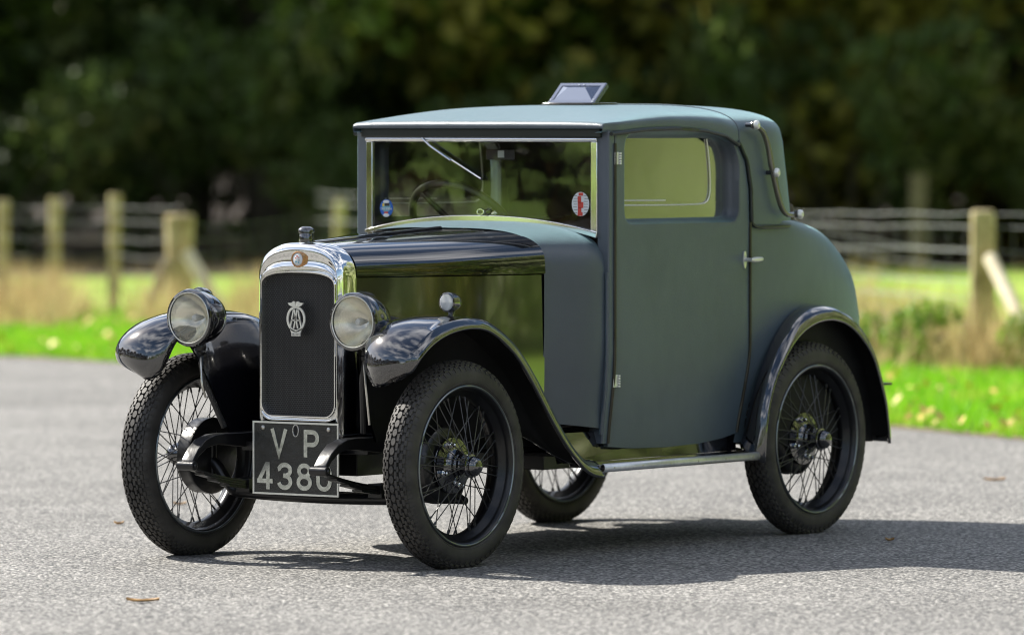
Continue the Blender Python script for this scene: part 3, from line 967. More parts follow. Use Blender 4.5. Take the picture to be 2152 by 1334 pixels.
# --- roof ventilator
vx, vz = 0.655, 1.489
ra = Matrix.Rotation(math.radians(41), 3, 'Y')        # lid rises towards the back
def vpt(l, y, h): return Vector((vx, 0.0, vz + 0.004)) + ra @ Vector((-l, y, h))
hw_, ln = 0.098, 0.108
V = MB()
outer = [(0, -hw_), (0, hw_), (ln, hw_), (ln, -hw_)]
inn = [(0.016, -hw_ + 0.016), (0.016, hw_ - 0.016), (ln - 0.016, hw_ - 0.016), (ln - 0.016, -hw_ + 0.016)]
V.grid([[vpt(l, y, -0.016) for l, y in outer], [vpt(l, y, 0) for l, y in outer], [vpt(l, y, 0.003) for l, y in [(a + (0.003 if a == 0 else -0.003), b * 0.97) for a, b in outer]], [vpt(l, y, 0.003) for l, y in inn], [vpt(l, y, 0.0005) for l, y in inn]], cv=True)
ridge = [vpt(ln * 0.62, -0.040, 0.016), vpt(ln * 0.62, 0.034, 0.016)]
ii = [vpt(l, y, 0.0005) for l, y in inn]
V.add(ii + ridge, [(0, 1, 5, 4), (1, 2, 5), (2, 3, 4, 5), (3, 0, 4)])
V.add([vpt(l, y, -0.016) for l, y in outer], [(3, 2, 1, 0)])
vent = V.build('roof_ventilator', M['vent'], car, smooth=20)
MB().box((0.60, 0, 1.4925), (0.15, 0.215, 0.008)).build('ventilator_base', M['black'], vent, bevel=0.002)
for l, y in ((0.006, -hw_ + .006), (0.018, -hw_ + .008), (0.006, hw_ - .006), (0.018, hw_ - .008), (ln - .012, -0.01), (ln - .012, 0.01)):
    MB().lathe([(0, 0.004), (0.0035, 0.002), (0.004, 0)], vpt(l, y, 0.003), ra @ Vector((0, 0, 1)), 8).build('ventilator_rivet', M['chrome'], vent)

# --- landau irons
for sd in (1, -1):
    yb = 0.552
    def LP(x, z, y=yb): return Vector((x, sd * y, z))
    p = spline([LP(0.350, 1.420, 0.560), LP(0.330, 1.418), LP(0.290, 1.398), LP(0.262, 1.360), LP(0.246, 1.320), LP(0.236, 1.285), LP(0.220, 1.245), LP(0.205, 1.205), LP(0.188, 1.165), LP(0.166, 1.130), LP(0.140, 1.112), LP(0.105, 1.108), LP(0.075, 1.110, 0.545)], 60)
    iron = MB().tube(p, [0.0078 + 0.003 * math.sin(k / 59 * PI) for k in range(60)], 10).build('landau_iron', M['iron'], car)
    for (x, z) in ((0.352, 1.420), (0.226, 1.256), (0.078, 1.111)):
        MB().lathe([(0.008, -0.030), (0.008, -0.006), (0.013, -0.005), (0.014, 0.0), (0.010, 0.002)], LP(x, z, 0.556), (0, sd, 0), 16).build('iron_boss', M['black'], iron)
        MB().lathe([(0.010, 0.0), (0.0155, 0.004), (0.0165, 0.011), (0.014, 0.018), (0.007, 0.022), (0, 0.023)], LP(x, z, 0.556), (-0.45, sd * 0.9, 0), 16).build('iron_knob', M['plating'], iron)

# --- wings
def wing(name, inner, outer, sd, bulge=lambda t: 0.016, N=70, lip=0.0165):
    A = spline(inner, N); B = spline(outer, N)
    rows = []
    for i in range(N):
        a, b = A[i], B[i]
        b = b - (b - a).normalized() * lip * 0.75
        t = (B[min(i + 1, N - 1)] - B[max(i - 1, 0)]).normalized()
        across = (b - a).normalized()
        nr = across.cross(t).normalized()
        if nr.dot((b + a) / 2 - wing_c) < 0: nr = -nr
        e = math.sin(min(1, i / 6, (N - 1 - i) / 6) * PI / 2)
        row = [a.lerp(b, k / 10) + nr * (bulge(i / (N - 1)) * math.sin(k / 10 * PI) ** 0.8) for k in range(11)]
        # rolled outer edge: a sloping flange that turns under
        e0 = row[-1]
        for ka, kn in ((0.10, -0.10), (0.35, 0.10), (0.65, 0.42), (0.95, 0.80), (1.2, 1.2), (1.32, 1.55), (1.30, 1.85), (1.1, 2.0), (0.85, 1.9)):
            row.append(e0 + across * (lip * ka) - nr * (lip * kn))
        rows.append([Vector((p.x, sd * p.y, p.z)) for p in row])
    w_ = MB().grid(rows).build(name, M['black'], car, smooth=70, solid=0.0025)
    lin = []
    for i, row in enumerate(rows[2:-1]):
        lin.append([p + (Vector((wing_c.x, p.y * 0.98, wing_c.z)) - p).normalized() * 0.007 for p in row[:11]])
    MB().grid(lin).build('wing_lining', M['matt'], w_, smooth=70)
    return w_
F_IN = [(2.345, 0.425, 0.618), (2.355, 0.405, 0.662), (2.325, 0.385, 0.728), (2.25, 0.375, 0.772), (2.13, 0.372, 0.795), (2.03, 0.378, 0.797), (1.92, 0.385, 0.785), (1.80, 0.40, 0.742), (1.69, 0.42, 0.665), (1.60, 0.44, 0.565), (1.53, 0.46, 0.455), (1.46, 0.48, 0.36), (1.38, 0.50, 0.312), (1.32, 0.50, 0.300)]
F_OUT = [(2.356, 0.526, 0.600), (2.388, 0.582, 0.640), (2.370, 0.612, 0.702), (2.288, 0.616, 0.757), (2.17, 0.608, 0.790), (2.04, 0.607, 0.800), (1.93, 0.604, 0.778), (1.80, 0.604, 0.704), (1.69, 0.604, 0.598), (1.58, 0.606, 0.465), (1.50, 0.608, 0.378), (1.43, 0.610, 0.322), (1.38, 0.612, 0.298), (1.325, 0.612, 0.290)]
R_IN = [(0.372, 0.515, 0.32), (0.350, 0.516, 0.365), (0.318, 0.518, 0.45), (0.277, 0.520, 0.539), (0.189, 0.521, 0.668), (0.084, 0.521, 0.756), (-0.036, 0.521, 0.789), (-0.173, 0.515, 0.774), (-0.30, 0.49, 0.705), (-0.385, 0.46, 0.59), (-0.43, 0.45, 0.45), (-0.452, 0.45, 0.30)]
R_OUT = [(0.408, 0.607, 0.27), (0.406, 0.608, 0.34), (0.388, 0.608, 0.45), (0.328, 0.608, 0.577), (0.215, 0.608, 0.690), (0.070, 0.608, 0.758), (-0.085, 0.608, 0.772), (-0.225, 0.608, 0.728), (-0.345, 0.608, 0.626), (-0.418, 0.608, 0.48), (-0.445, 0.608, 0.38), (-0.456, 0.608, 0.300)]
for sd in (1, -1):
    wing_c = Vector((2.05, 0.5, 0.35))
    fw = wing('front_wing', F_IN, F_OUT, sd, bulge=lambda t: pw([(0, 0.034), (0.12, 0.034), (0.30, 0.014), (0.45, 0.012), (1, 0.020)], t))
    # inner valance down to the chassis rail
    A = spline(F_IN, 40)[4:]
    rows = []
    def ctl(a): return a + Vector((0.02, -0.075 * sm((a.x - 1.75) / 0.25) - 0.004, -0.014))
    for a in A:
        t = (a.x - 1.32) / (2.33 - 1.32)
        bx_ = lerp(1.40, 2.17, t)
        bot = Vector((bx_, max(0.295, bonnet_w(min(bx_, 2.1)) + 0.012), 0.40))
        rows.append([Vector((p.x, sd * p.y, p.z)) for p in [a.lerp(ctl(a), k / 9).lerp(ctl(a).lerp(bot, k / 9), k / 9) for k in range(10)]])
    MB().grid(rows).build('wing_valance', M['black'], fw, smooth=70)
    MB().grid([[p + Vector((0, sd * 0.008, 0)) for p in r] for r in rows]).build('splash_panel', M['matt'], fw, smooth=70)
    wing_c = Vector((0.0, 0.5, 0.33))
    rw = wing('rear_wing', R_IN, R_OUT, sd, bulge=lambda t: 0.010)
    arch_ = [Vector((p.x, sd * 0.529, p.z)) for p in spline(R_IN, 40)]
    MB().add(arch_, [tuple(range(len(arch_)))]).build('wheel_arch', M['matt'], rw, smooth=0)
    if sd == 1:
        MB().box((-0.585, 0.47, 0.497), (0.10, 0.05, 0.008)).box((-0.53, 0.47, 0.485), (0.05, 0.02, 0.03)).build('tail_bracket', M['chassis'], rw, bevel=0.002)
    # running board
    rb = MB()
    rb.box((0.86, sd * 0.545, 0.294), (0.96, 0.125, 0.014))
    board = rb.build('running_board', M['black'], car, bevel=0.003)
    tr = MB().grid([[Vector((x_, sd * (0.604 + 0.0125 * math.copysign(abs(math.cos(a)) ** 0.6, math.cos(a))), 0.2885 + 0.0135 * math.sin(a))) for a in [-PI / 2 + PI * k / 12 for k in range(13)]] for x_ in (1.325, 0.40)])
    strip = tr.build('board_trim', M['trim'], board, smooth=60, solid=0.002)
    for k in range(6): MB().lathe([(0, 0.0022), (0.0035, 0.0015), (0.004, 0)], (1.27 - k * 0.165, sd * 0.6165, 0.288), (0, sd, 0), 8).build('trim_screw', M['nickel'], strip)
    ap = MB().add([Vector((1.42, sd * 0.49, 0.302)), Vector((0.36, sd * 0.49, 0.302)), Vector((0.36, sd * 0.478, 0.40)), Vector((1.42, sd * 0.46, 0.40))], [(0, 1, 2, 3)])
    ap.build('sill_apron', M['black'], board, smooth=0, solid=0.003)

# --- lamps
def headlamp(sd):
    c = Vector((2.327, sd * 0.336, 0.793))
    r = 0.0915
    prof = [(0.0, -0.145), (0.02, -0.143), (0.045, -0.132), (0.068, -0.110), (0.083, -0.078), (0.090, -0.04), (0.0915, -0.02), (0.0915, -0.012)]
    body = MB().lathe(prof, c, (1, 0, 0), 40).build('headlamp', M['black'], car)
    MB().lathe([(0.0915, -0.018), (0.0945, -0.014), (0.0950, -0.004), (0.0920, 0.003), (0.0860, 0.005), (0.0825, 0.002), (0.0815, -0.004)], c, (1, 0, 0), 40).build('lamp_rim', M['black'], body)
    MB().lathe([(0.0, -0.085), (0.02, -0.080), (0.05, -0.055), (0.07, -0.028), (0.082, -0.006)], c, (1, 0, 0), 36).build('lamp_reflector', M['reflector'], body)
    MB().lathe([(0.0, -0.02), (0.009, -0.024), (0.013, -0.036), (0.010, -0.05), (0.006, -0.07)], c, (1, 0, 0), 16).build('lamp_bulb', M['white'], body)
    MB().lathe([(0.0, 0.008), (0.03, 0.007), (0.055, 0.0045), (0.075, 0.0005), (0.0825, -0.003)], c, (1, 0, 0), 36).build('lamp_lens', M['lens'], body)
    MB().tube([c + Vector((0.0035, 0.0825 * math.cos(a), 0.0825 * math.sin(a))) for a in [2 * PI * k / 48 for k in range(48)]], 0.0020, 6, closed=True).build('lens_ring', M['plating'], body)
    st = MB()
    st.lathe([(0.012, 0.02), (0.020, 0.012), (0.022, 0.0), (0.018, -0.010), (0.020, -0.014), (0.014, -0.026), (0.011, -0.03)], c + Vector((-0.055, 0, -0.098)), (0, 0, 1), 18)
    st.tube([c + Vector((-0.055, 0, -0.12)), c + Vector((-0.062, -sd * 0.01, -0.20)), c + Vector((-0.12, -sd * 0.05, -0.36))], 0.010, 8)
    st.build('lamp_stalk', M['chassis'], body)
    MB().tube(spline([c + Vector((-0.05, 0.005, -0.12)), c + Vector((-0.035, 0.02, -0.16)), c + Vector((-0.03, 0.03, -0.22)), c + Vector((-0.05, 0.028, -0.33 if sd > 0 else -0.26))], 20), 0.0038, 6).build('lamp_cable', M['nickel'], body)
def sidelamp(sd):
    c = Vector((2.055, sd * 0.512, 0.853))
    body = MB().lathe([(0.0, -0.056), (0.012, -0.054), (0.024, -0.042), (0.0300, -0.022), (0.0315, -0.004), (0.0315, 0.0), (0.0325, 0.003), (0.0310, 0.008), (0.0275, 0.009)], c, (1, 0, 0), 28)
    body.lathe([(0.016, -0.003), (0.014, 0.003), (0.010, 0.006), (0.010, 0.022), (0.014, 0.030)], c + Vector((-0.018, 0, -0.056)), (0, 0, 1), 16)
    body.lathe([(0.024, -0.006), (0.022, 0.0), (0.012, 0.004)], c + Vector((-0.018, 0, -0.058)), (0, 0, 1), 20)
    b = body.build('sidelamp', M['black'], car)
    L_ = MB().lathe([(0.0, 0.010), (0.014, 0.0095), (0.024, 0.007), (0.0285, 0.004)], c, (1, 0, 0), 24)
    for k in range(-5, 6):
        y = k * 0.0046
        hh = math.sqrt(max(0.026 ** 2 - y * y, 0))
        L_.tube([c + Vector((0.0085, y, -hh)), c + Vector((0.0105, y, 0)), c + Vector((0.0085, y, hh))], 0.0014, 5)
    L_.build('sidelamp_lens', M['white'], b)
for sd in (1, -1):
    headlamp(sd); sidelamp(sd)

# --- chassis, springs, axles
ch = MB()
for sd in (1, -1):
    path = [(2.420, 0.272, 0.325), (2.400, 0.272, 0.350), (2.370, 0.272, 0.378), (2.330, 0.271, 0.396), (2.27, 0.270, 0.403), (2.15, 0.268, 0.398), (1.9, 0.27, 0.392), (1.2, 0.30, 0.385), (0.4, 0.33, 0.385), (-0.45, 0.33, 0.42)]
    path = spline(path, 60)
    rows = []
    for i, p in enumerate(path):
        hh = lerp(0.016, 0.034, sm(i / 9)); ww = lerp(0.024, 0.026, sm(i / 8))
        rows.append([Vector((p.x, sd * (p.y + y), p.z + z)) for y, z in ((-ww, hh * 0.6), (ww, hh * 0.6), (ww, -hh), (-ww, -hh))])
    ch.grid(rows, cv=True); ch.add(rows[0], [(0, 1, 2, 3)])
    ch.tube([(2.420, sd * 0.238, 0.318), (2.420, sd * 0.306, 0.318)], 0.0155, 12)
    ch.tube([(2.420, sd * 0.232, 0.318), (2.420, sd * 0.312, 0.318)], 0.007, 8)
ch.box((0.55, 0, 0.345), (1.9, 0.60, 0.02)).box((1.7, 0, 0.36), (0.7, 0.28, 0.16)).box((2.10, 0, 0.372), (0.10, 0.52, 0.03)).box((0.9, 0, 0.30), (0.30, 0.34, 0.09))
ch.box((2.03, 0, 0.66), (0.10, 0.30, 0.5)).box((0.86, 0, 0.325), (0.9, 0.92, 0.012))
ch.tube([(2.12, 0, 0.33), (2.185, 0, 0.33)], 0.02, 12)
chassis = ch.build('chassis_frame', M['chassis'], car, bevel=0.003)
def leaf_spring(path, parent, n=4, wdt=0.040):
    s = MB()
    P = spline(path, 40)
    for l in range(n):
        cut = int(l * 4)
        q = P[cut:len(P) - cut] if l else P
        rows = [[Vector((p.x, p.y + y, p.z - l * 0.0075 + z)) for y, z in ((-wdt / 2, 0.003), (wdt / 2, 0.003), (wdt / 2, -0.0032), (-wdt / 2, -0.0032))] for p in q]
        s.grid(rows, cv=True); s.add(rows[0], [(0, 1, 2, 3)]); s.add(rows[-1], [(0, 1, 2, 3)])
    m0 = P[len(P) // 2]
    s.box((m0.x, m0.y, m0.z - 0.012), (0.075, 0.055, 0.045))
    return s.build('leaf_spring', M['chassis'], parent, smooth=30)
for sd in (1, -1):
    leaf_spring([(2.42, sd * 0.272, 0.312), (2.30, sd * 0.272, 0.283), (2.18, sd * 0.272, 0.262), (2.057, sd * 0.272, 0.252), (1.93, sd * 0.272, 0.268), (1.78, sd * 0.272, 0.31)], chassis)
    leaf_spring([(0.45, sd * 0.36, 0.35), (0.2, sd * 0.36, 0.30), (0.0, sd * 0.36, 0.285), (-0.2, sd * 0.36, 0.31), (-0.42, sd * 0.36, 0.38)], chassis)
ax = MB()
ax.tube(spline([(2.057, -0.50, 0.329), (2.057, -0.44, 0.30), (2.057, -0.385, 0.235), (2.057, -0.33, 0.213), (2.057, 0, 0.205), (2.057, 0.33, 0.213), (2.057, 0.385, 0.235), (2.057, 0.44, 0.30), (2.057, 0.50, 0.329)], 50), 0.019, 10)
ax.tube([(1.90, -0.46, 0.205), (1.90, 0.47, 0.205)], 0.0125, 10)
for sd in (1, -1):
    ax.tube([(2.057, sd * 0.47, 0.30), (1.97, sd * 0.468, 0.235), (1.90, sd * 0.465, 0.205)], [0.016, 0.013, 0.012], 8)
    ax.tube([(2.057, sd * 0.46, 0.25), (2.057, sd * 0.46, 0.41)], 0.017, 10)
ax.build('front_axle', M['chassis'], chassis)
ra_ = MB()
ra_.tube([(0, -0.5, 0.329), (0, 0.5, 0.329)], 0.030, 12)
ra_.lathe([(0.0, -0.10), (0.06, -0.08), (0.10, -0.03), (0.105, 0), (0.10, 0.03), (0.06, 0.08), (0.0, 0.10)], (0, 0, 0.329), (0, 1, 0), 20)
ra_.build('rear_axle', M['chassis'], chassis)
MB().tube(spline([(1.5, -0.22, 0.30), (0.9, -0.24, 0.27), (0.2, -0.28, 0.26), (-0.7, -0.3, 0.30)], 30), 0.018, 8).build('exhaust_pipe', M['chassis'], chassis)

# --- wheels
TYRE_R, HUB_Z = 0.338, 0.329
def tyre_profile(y):
    """radius of the carcass at distance y from the middle plane"""
    hw = 0.0555
    t = min(abs(y) / hw, 1)
    return 0.2865 + 0.0430 * (1 - t ** 2.7) ** (1 / 2.2)
def flat(p):
    return Vector((p.x, p.y, max(p.z, -HUB_Z)))
def make_wheel():
    rim_p = [(0.2575, 0.045), (0.2590, 0.0485), (0.2565, 0.0515), (0.252, 0.0505), (0.247, 0.046), (0.243, 0.034), (0.241, 0.026), (0.224, 0.014), (0.222, 0.0)]
    rim_p += [(r, -y) for r, y in reversed(rim_p[:-1])]
    wheel = MB().lathe(rim_p, (0, 0, 0), (0, 1, 0), 96).build('wheel', M['chassis'], None, smooth=50)
    rb_ = MB()
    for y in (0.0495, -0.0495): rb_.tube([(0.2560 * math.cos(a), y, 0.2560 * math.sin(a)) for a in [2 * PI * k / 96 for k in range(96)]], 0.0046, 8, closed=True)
    rb_.build('rim_edge', M['rim_highlight'], wheel)
    # tyre
    t = MB()
    prof = [(0.2565, 0.044)]
    for k in range(23):
        a = -PI / 2 + PI * k / 22
        prof.append((None, 0.0555 * -math.sin(a)))
    pr = []
    for r, y in [(0.2545, 0.043), (0.262, 0.0495), (0.271, 0.0538), (0.280, 0.0553)]: pr.append((r, y))
    for k in range(1, 24):
        y = 0.0553 * math.cos(PI * k / 24)
        pr.append((tyre_profile(y), y))
    pr += [(r, -y) for r, y in reversed(pr[:4])]
    t.lathe(pr, (0, 0, 0), (0, 1, 0), 120)
    NB = 70
    def block(y0, y1, a0, a1, h=0.0062, shape=None):
        def P(y, a, hh):
            r = tyre_profile(y) + hh
            return Vector((r * math.cos(a), y, r * math.sin(a)))
        if shape == 'oval':
            rg = [(lerp(y0, y1, 0.5 + 0.5 * math.cos(q)), lerp(a0, a1, 0.5 + 0.5 * math.sin(q))) for q in [2 * PI * k / 12 for k in range(12)]]
        else:
            rg = [(y0, a0), (y1, a0), (y1, a1), (y0, a1)]
        cy, ca = (y0 + y1) / 2, (a0 + a1) / 2
        top = [P(lerp(cy, y, 0.90), lerp(ca, a, 0.90), h) for y, a in rg]
        bot = [P(y, a, -0.004) for y, a in rg]
        n = len(rg)
        t.add(bot + top, [(i, (i + 1) % n, n + (i + 1) % n, n + i) for i in range(n)] + [tuple(range(n, 2 * n))])
    da = 2 * PI / NB
    for i in range(NB):
        a = i * da
        block(-0.0095, 0.0095, a - da * 0.47, a + da * 0.47, 0.0090, 'oval')
        for sd in (1, -1):
            block(sd * 0.0115, sd * 0.0205, a + da * 0.06, a + da * 0.94, 0.0088)
            block(sd * 0.0195, sd * 0.0270, a - da * 0.22, a + da * 0.40, 0.0082)
            block(sd * 0.0285, sd * 0.0375, a + da * 0.10, a + da * 0.84, 0.0074)
            block(sd * 0.0370, sd * 0.0440, a - da * 0.30, a + da * 0.30, 0.0062)
            block(sd * 0.0440, sd * 0.0530, a + da * 0.28, a + da * 0.72, 0.0042)
    t.v = [tuple(flat(Vector(p))) for p in t.v]
    tyre = t.build('tyre', M['tyre'], wheel, smooth=35)
    # raised bands on the side wall
    bands = MB()
    for y in (1, -1):
        bands.lathe([(0.2665, y * 0.0508), (0.2680, y * 0.0535), (0.2695, y * 0.0525)], (0, 0, 0), (0, 1, 0), 96)
    bands.build('side_wall_band', M['tyre'], tyre)
    # spokes
    s = MB()
    for i in range(24):
        a = 2 * PI * i / 24
        cr = math.radians(34 if i % 2 else -34)
        h0 = Vector((0.034 * math.cos(a), 0.066, 0.034 * math.sin(a)))
        r0 = Vector((0.226 * math.cos(a + cr * 0.55), 0.008, 0.226 * math.sin(a + cr * 0.55)))
        s.tube([h0, r0], 0.0019, 5, False)
        s.tube([r0.lerp(h0, 0.085), r0], 0.0035, 6, False)
        a += PI / 24
        cr = math.radians(40 if i % 2 else -40)
        h1 = Vector((0.070 * math.cos(a - cr * 0.6), -0.008, 0.070 * math.sin(a - cr * 0.6)))
        r1 = Vector((0.224 * math.cos(a + cr * 0.35), -0.009, 0.224 * math.sin(a + cr * 0.35)))
        s.tube([h1, r1], 0.0019, 5, False)
        s.tube([r1.lerp(h1, 0.09), r1], 0.0035, 6, False)
    s.build('spoke_lacing', M['spoke'], wheel)
    # hub barrel and flange
    hb = MB()
    hb.lathe([(0.091, -0.016), (0.093, -0.010), (0.090, -0.004), (0.060, -0.001), (0.050, 0.003), (0.040, 0.012), (0.036, 0.018), (0.037, 0.024), (0.033, 0.028), (0.031, 0.050), (0.037, 0.060), (0.038, 0.070), (0.032, 0.073)], (0, 0, 0), (0, 1, 0), 40)
    hub = hb.build('hub_barrel', M['black'], wheel)
    MB().lathe([(0.031, 0.070), (0.033, 0.078), (0.032, 0.086), (0.0285, 0.089), (0.0275, 0.092), (0.022, 0.0985), (0.012, 0.102), (0.0, 0.103)], (0, 0, 0), (0, 1, 0), 28).build('hub_cap', M['black'], wheel)
    nt_ = MB()
    for k in range(4):
        a = PI / 4 + k * PI / 2 + 0.45
        c = Vector((0.070 * math.cos(a), -0.003, 0.070 * math.sin(a)))
        nt_.lathe([(0.0105, 0.0), (0.0105, 0.010), (0.0075, 0.012), (0.0075, 0.022), (0.004, 0.026), (0.0, 0.027)], c, (0, 1, 0), 6)
    nt_.build('wheel_nut', M['chrome'], wheel)
    MB().lathe([(0.0, -0.088), (0.118, -0.088), (0.126, -0.084), (0.127, -0.070), (0.125, -0.066), (0.125, -0.032), (0.118, -0.026), (0.095, -0.020), (0.05, -0.018)], (0, 0, 0), (0, 1, 0), 48).build('brake_drum', M['chassis'], wheel)
    return wheel
wheel0 = make_wheel()
wheel0.parent = car
places = [((2.057, 0.538, HUB_Z), 0), ((0, 0.538, HUB_Z), 0), ((2.057, -0.538, HUB_Z), PI), ((0, -0.538, HUB_Z), PI)]
kids = list(wheel0.children)
for i, (loc, rz) in enumerate(places):
    wo = wheel0
    if i:
        wo = wheel0.copy(); COL.objects.link(wo); wo.parent = car
        for k in kids:
            c = k.copy(); COL.objects.link(c); c.parent = wo
            for g in k.children:
                d = g.copy(); COL.objects.link(d); d.parent = c
    wo.location = loc
    wo.rotation_euler = (0, 0, rz)

# --- inside
sw = MB()
c0 = Vector((0.93, -0.245, 1.065))
nrm = Vector((-0.72, 0, 0.62)).normalized()
uu = Vector((0, 1, 0)); vv = nrm.cross(uu).normalized()
sw.tube([c0 + (uu * math.cos(a) + vv * math.sin(a)) * 0.205 for a in [2 * PI * k / 60 for k in range(60)]], 0.0135, 12, closed=True)
for k in range(4):
    a = PI / 4 + k * PI / 2 + 0.25
    sw.tube([c0 - nrm * 0.02, c0 - nrm * 0.01 + (uu * math.cos(a) + vv * math.sin(a)) * 0.20], [0.012, 0.008], 8)
sw.tube([c0 - nrm * 0.02, c0 - nrm * 0.55], 0.018, 10)
sw.build('steering_wheel', M['steering'], car)
for sy in (-0.25, 0.25):
    se = MB()
    rows = []
    for k in range(12):
        t = k / 11
        z = lerp(0.60, 1.10, t); x = lerp(0.38, 0.20, t)
        wd = 0.21 * (1 - 0.55 * max(0, (t - 0.6) / 0.4) ** 2.2)
        dp = 0.06 * (1 - max(0, (t - 0.75) / 0.25) ** 2)
        rows.append([Vector((x + dp * math.cos(a), sy + wd * math.copysign(abs(math.sin(a)) ** 0.6, math.sin(a)), z)) for a in [2 * PI * j / 24 for j in range(24)]])
    se.grid(rows, cv=True); se.fan(rows[-1])
    seat = se.build('seat', M['seat'], car)
    MB().box((0.58, sy, 0.58), (0.44, 0.42, 0.14)).build('seat_cushion', M['seat'], seat, bevel=0.04)
MB().box((1.13, 0, 0.985), (0.02, 0.94, 0.16)).build('dashboard', M['seat'], car, bevel=0.006)
mr = MB().box((1.06, 0.0, 1.320), (0.012, 0.12, 0.035)).tube([(1.06, 0, 1.335), (1.10, 0, 1.395)], 0.004, 6)
mr_ = mr.build('rear_view_mirror', M['dark'], car, bevel=0.003)
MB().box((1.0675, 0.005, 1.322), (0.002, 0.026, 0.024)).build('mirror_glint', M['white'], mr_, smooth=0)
MB().box((-0.02, 0, 0.90), (0.05, 0.94, 0.5)).build('parcel_back', M['lining'], car, bevel=0.02)
tag(car, cat='car')

# ------------------------------------------------------------------ trees
def leaf_cloud(mb, c, rad, n, size, rng):
    for _ in range(n):
        while True:
            p = Vector((rng.uniform(-1, 1), rng.uniform(-1, 1), rng.uniform(-1, 1)))
            if p.length < 1: break
        p = Vector((c.x + p.x * rad.x, c.y + p.y * rad.y, c.z + p.z * rad.z))
        nrm = Vector((rng.gauss(0, 1), rng.gauss(0, 1), rng.gauss(0, 1) + 0.5)).normalized()
        a = nrm.orthogonal().normalized()
        a.rotate(Quaternion(nrm, rng.uniform(0, 2 * PI)))
        b = nrm.cross(a)
        s = size * rng.uniform(0.6, 1.3)
        mb.add([p - a * s, p + b * s * 0.55 + nrm * s * 0.12, p + a * s, p - b * s * 0.55 + nrm * s * 0.12], [(0, 1, 2, 3)])
def make_tree(name, seed, H, R, low, leafm, nclump, per, lsize):
    rng = random.Random(seed)
    root = empty(name)
    tr = MB()
    path = [Vector((0, 0, -0.1))]
    for k in range(1, 8):
        path.append(Vector((rng.uniform(-.2, .2) * k / 4, rng.uniform(-.2, .2) * k / 4, H * 0.8 * k / 7)))
    tr.tube(path, [0.24 * (1 - 0.11 * k) * H / 10 for k in range(8)], 9)
    cl = []
    for i in range(nclump):
        z = low + (H - low) * rng.random() ** 0.85
        t = (z - low) / (H - low)
        prof = R * (0.80 + 0.35 * math.sin(t * PI)) * math.sqrt(max(1 - max(0, (t - 0.35) / 0.65) ** 2, 0.02))
        a = rng.uniform(0, 2 * PI)
        q = prof * math.sqrt(rng.uniform(0.05, 1))
        cl.append(Vector((q * math.cos(a), q * math.sin(a), z)))
    for c in cl[:18]:
        st = path[min(7, max(1, int(c.z / H * 6)))]
        tr.tube([st, st.lerp(c, 0.5) + Vector((0, 0, 0.3)), c], [0.07, 0.045, 0.015], 5, False)
    tr.build('trunk', M['bark'], root)
    cr = MB()
    for c in cl:
        s = rng.uniform(0.55, 1.15)
        leaf_cloud(cr, c, Vector((s, s, s * 0.7)), int(per * s * s), lsize, rng)
    cr.build('crown', leafm, root, smooth=0)
    return root
def copy_tree(src, loc, rz, sc, label, group, mat_=None):
    o = src.copy(); COL.objects.link(o)
    for ch in src.children:
        c = ch.copy(); COL.objects.link(c); c.parent = o
        if mat_ and ch.name.startswith('crown'):
            c.material_slots[0].link = 'OBJECT'
            c.material_slots[0].material = mat_
    o.location = loc; o.rotation_euler = (0, 0, rz); o.scale = (sc, sc, sc)
    return tag(o, label, 'tree', group)
protos = [make_tree('dark_tree', 11, 10.5, 3.6, 0.7, M['leaf_dark'], 150, 105, 0.15),
          make_tree('broadleaf_tree', 23, 11.5, 3.9, 0.7, M['leaf_mid'], 140, 105, 0.15),
          make_tree('olive_tree', 37, 9.0, 3.4, 0.25, M['leaf_olive'], 140, 105, 0.14)]
tr_rng = random.Random(5)
# the edge of the wood behind the fence: (u, D, prototype, scale, label)
WOOD = [(-8.6, 67, 1, 1.0, 'broadleaf tree at the far left end of the wood edge'),
        (-5.6, 69, 0, 1.0, 'dark evergreen tree behind the left fence posts'),
        (-2.6, 67, 1, 1.05, 'green tree behind the thick left corner post'),
        (0.2, 70, 0, 1.1, 'dark evergreen tree behind the car roof front'),
        (2.3, 66, 2, 1.1, 'olive autumn tree directly behind the car roof'),
        (5.4, 68, 2, 1.15, 'olive autumn tree behind the rear of the car'),
        (8.2, 65, 0, 1.05, 'dark evergreen tree behind the right fence post')]
used = set()
for u, D, k, s, lab in WOOD:
    p = gp(u, D, -0.03)
    if k not in used:
        used.add(k); o = protos[k]
        o.location = p; o.rotation_euler = (0, 0, tr_rng.uniform(0, 6)); o.scale = (s, s, s)
        tag(o, lab, 'tree', 'trees along the wood edge')
    else:
        copy_tree(protos[k], p, tr_rng.uniform(0, 6), s, lab, 'trees along the wood edge')
for i in range(30):      # deeper in the wood, closing the gaps
    copy_tree(protos[i % 2], gp(-24 + i * 1.65 + tr_rng.uniform(-.6, .6), 74 + 5 * (i % 4), -0.03), tr_rng.uniform(0, 6), 0.72, 'dark tree standing deeper in the wood behind the edge trees', 'trees deeper in the wood')
for i in range(6):       # the wood goes on beyond the frame
    copy_tree(protos[i % 2], gp(-13 - i * 4.2, 72 - i * 2.5, -0.03), tr_rng.uniform(0, 6), 1.1, 'dark tree of the wood further left along its edge', 'trees beyond the left of the wood')
    copy_tree(protos[(i + 1) % 3], gp(13 + i * 4.4, 70 - i * 3.0, -0.03), tr_rng.uniform(0, 6), 1.1, 'sunlit tree of the wood further right along its edge', 'trees beyond the right of the wood')
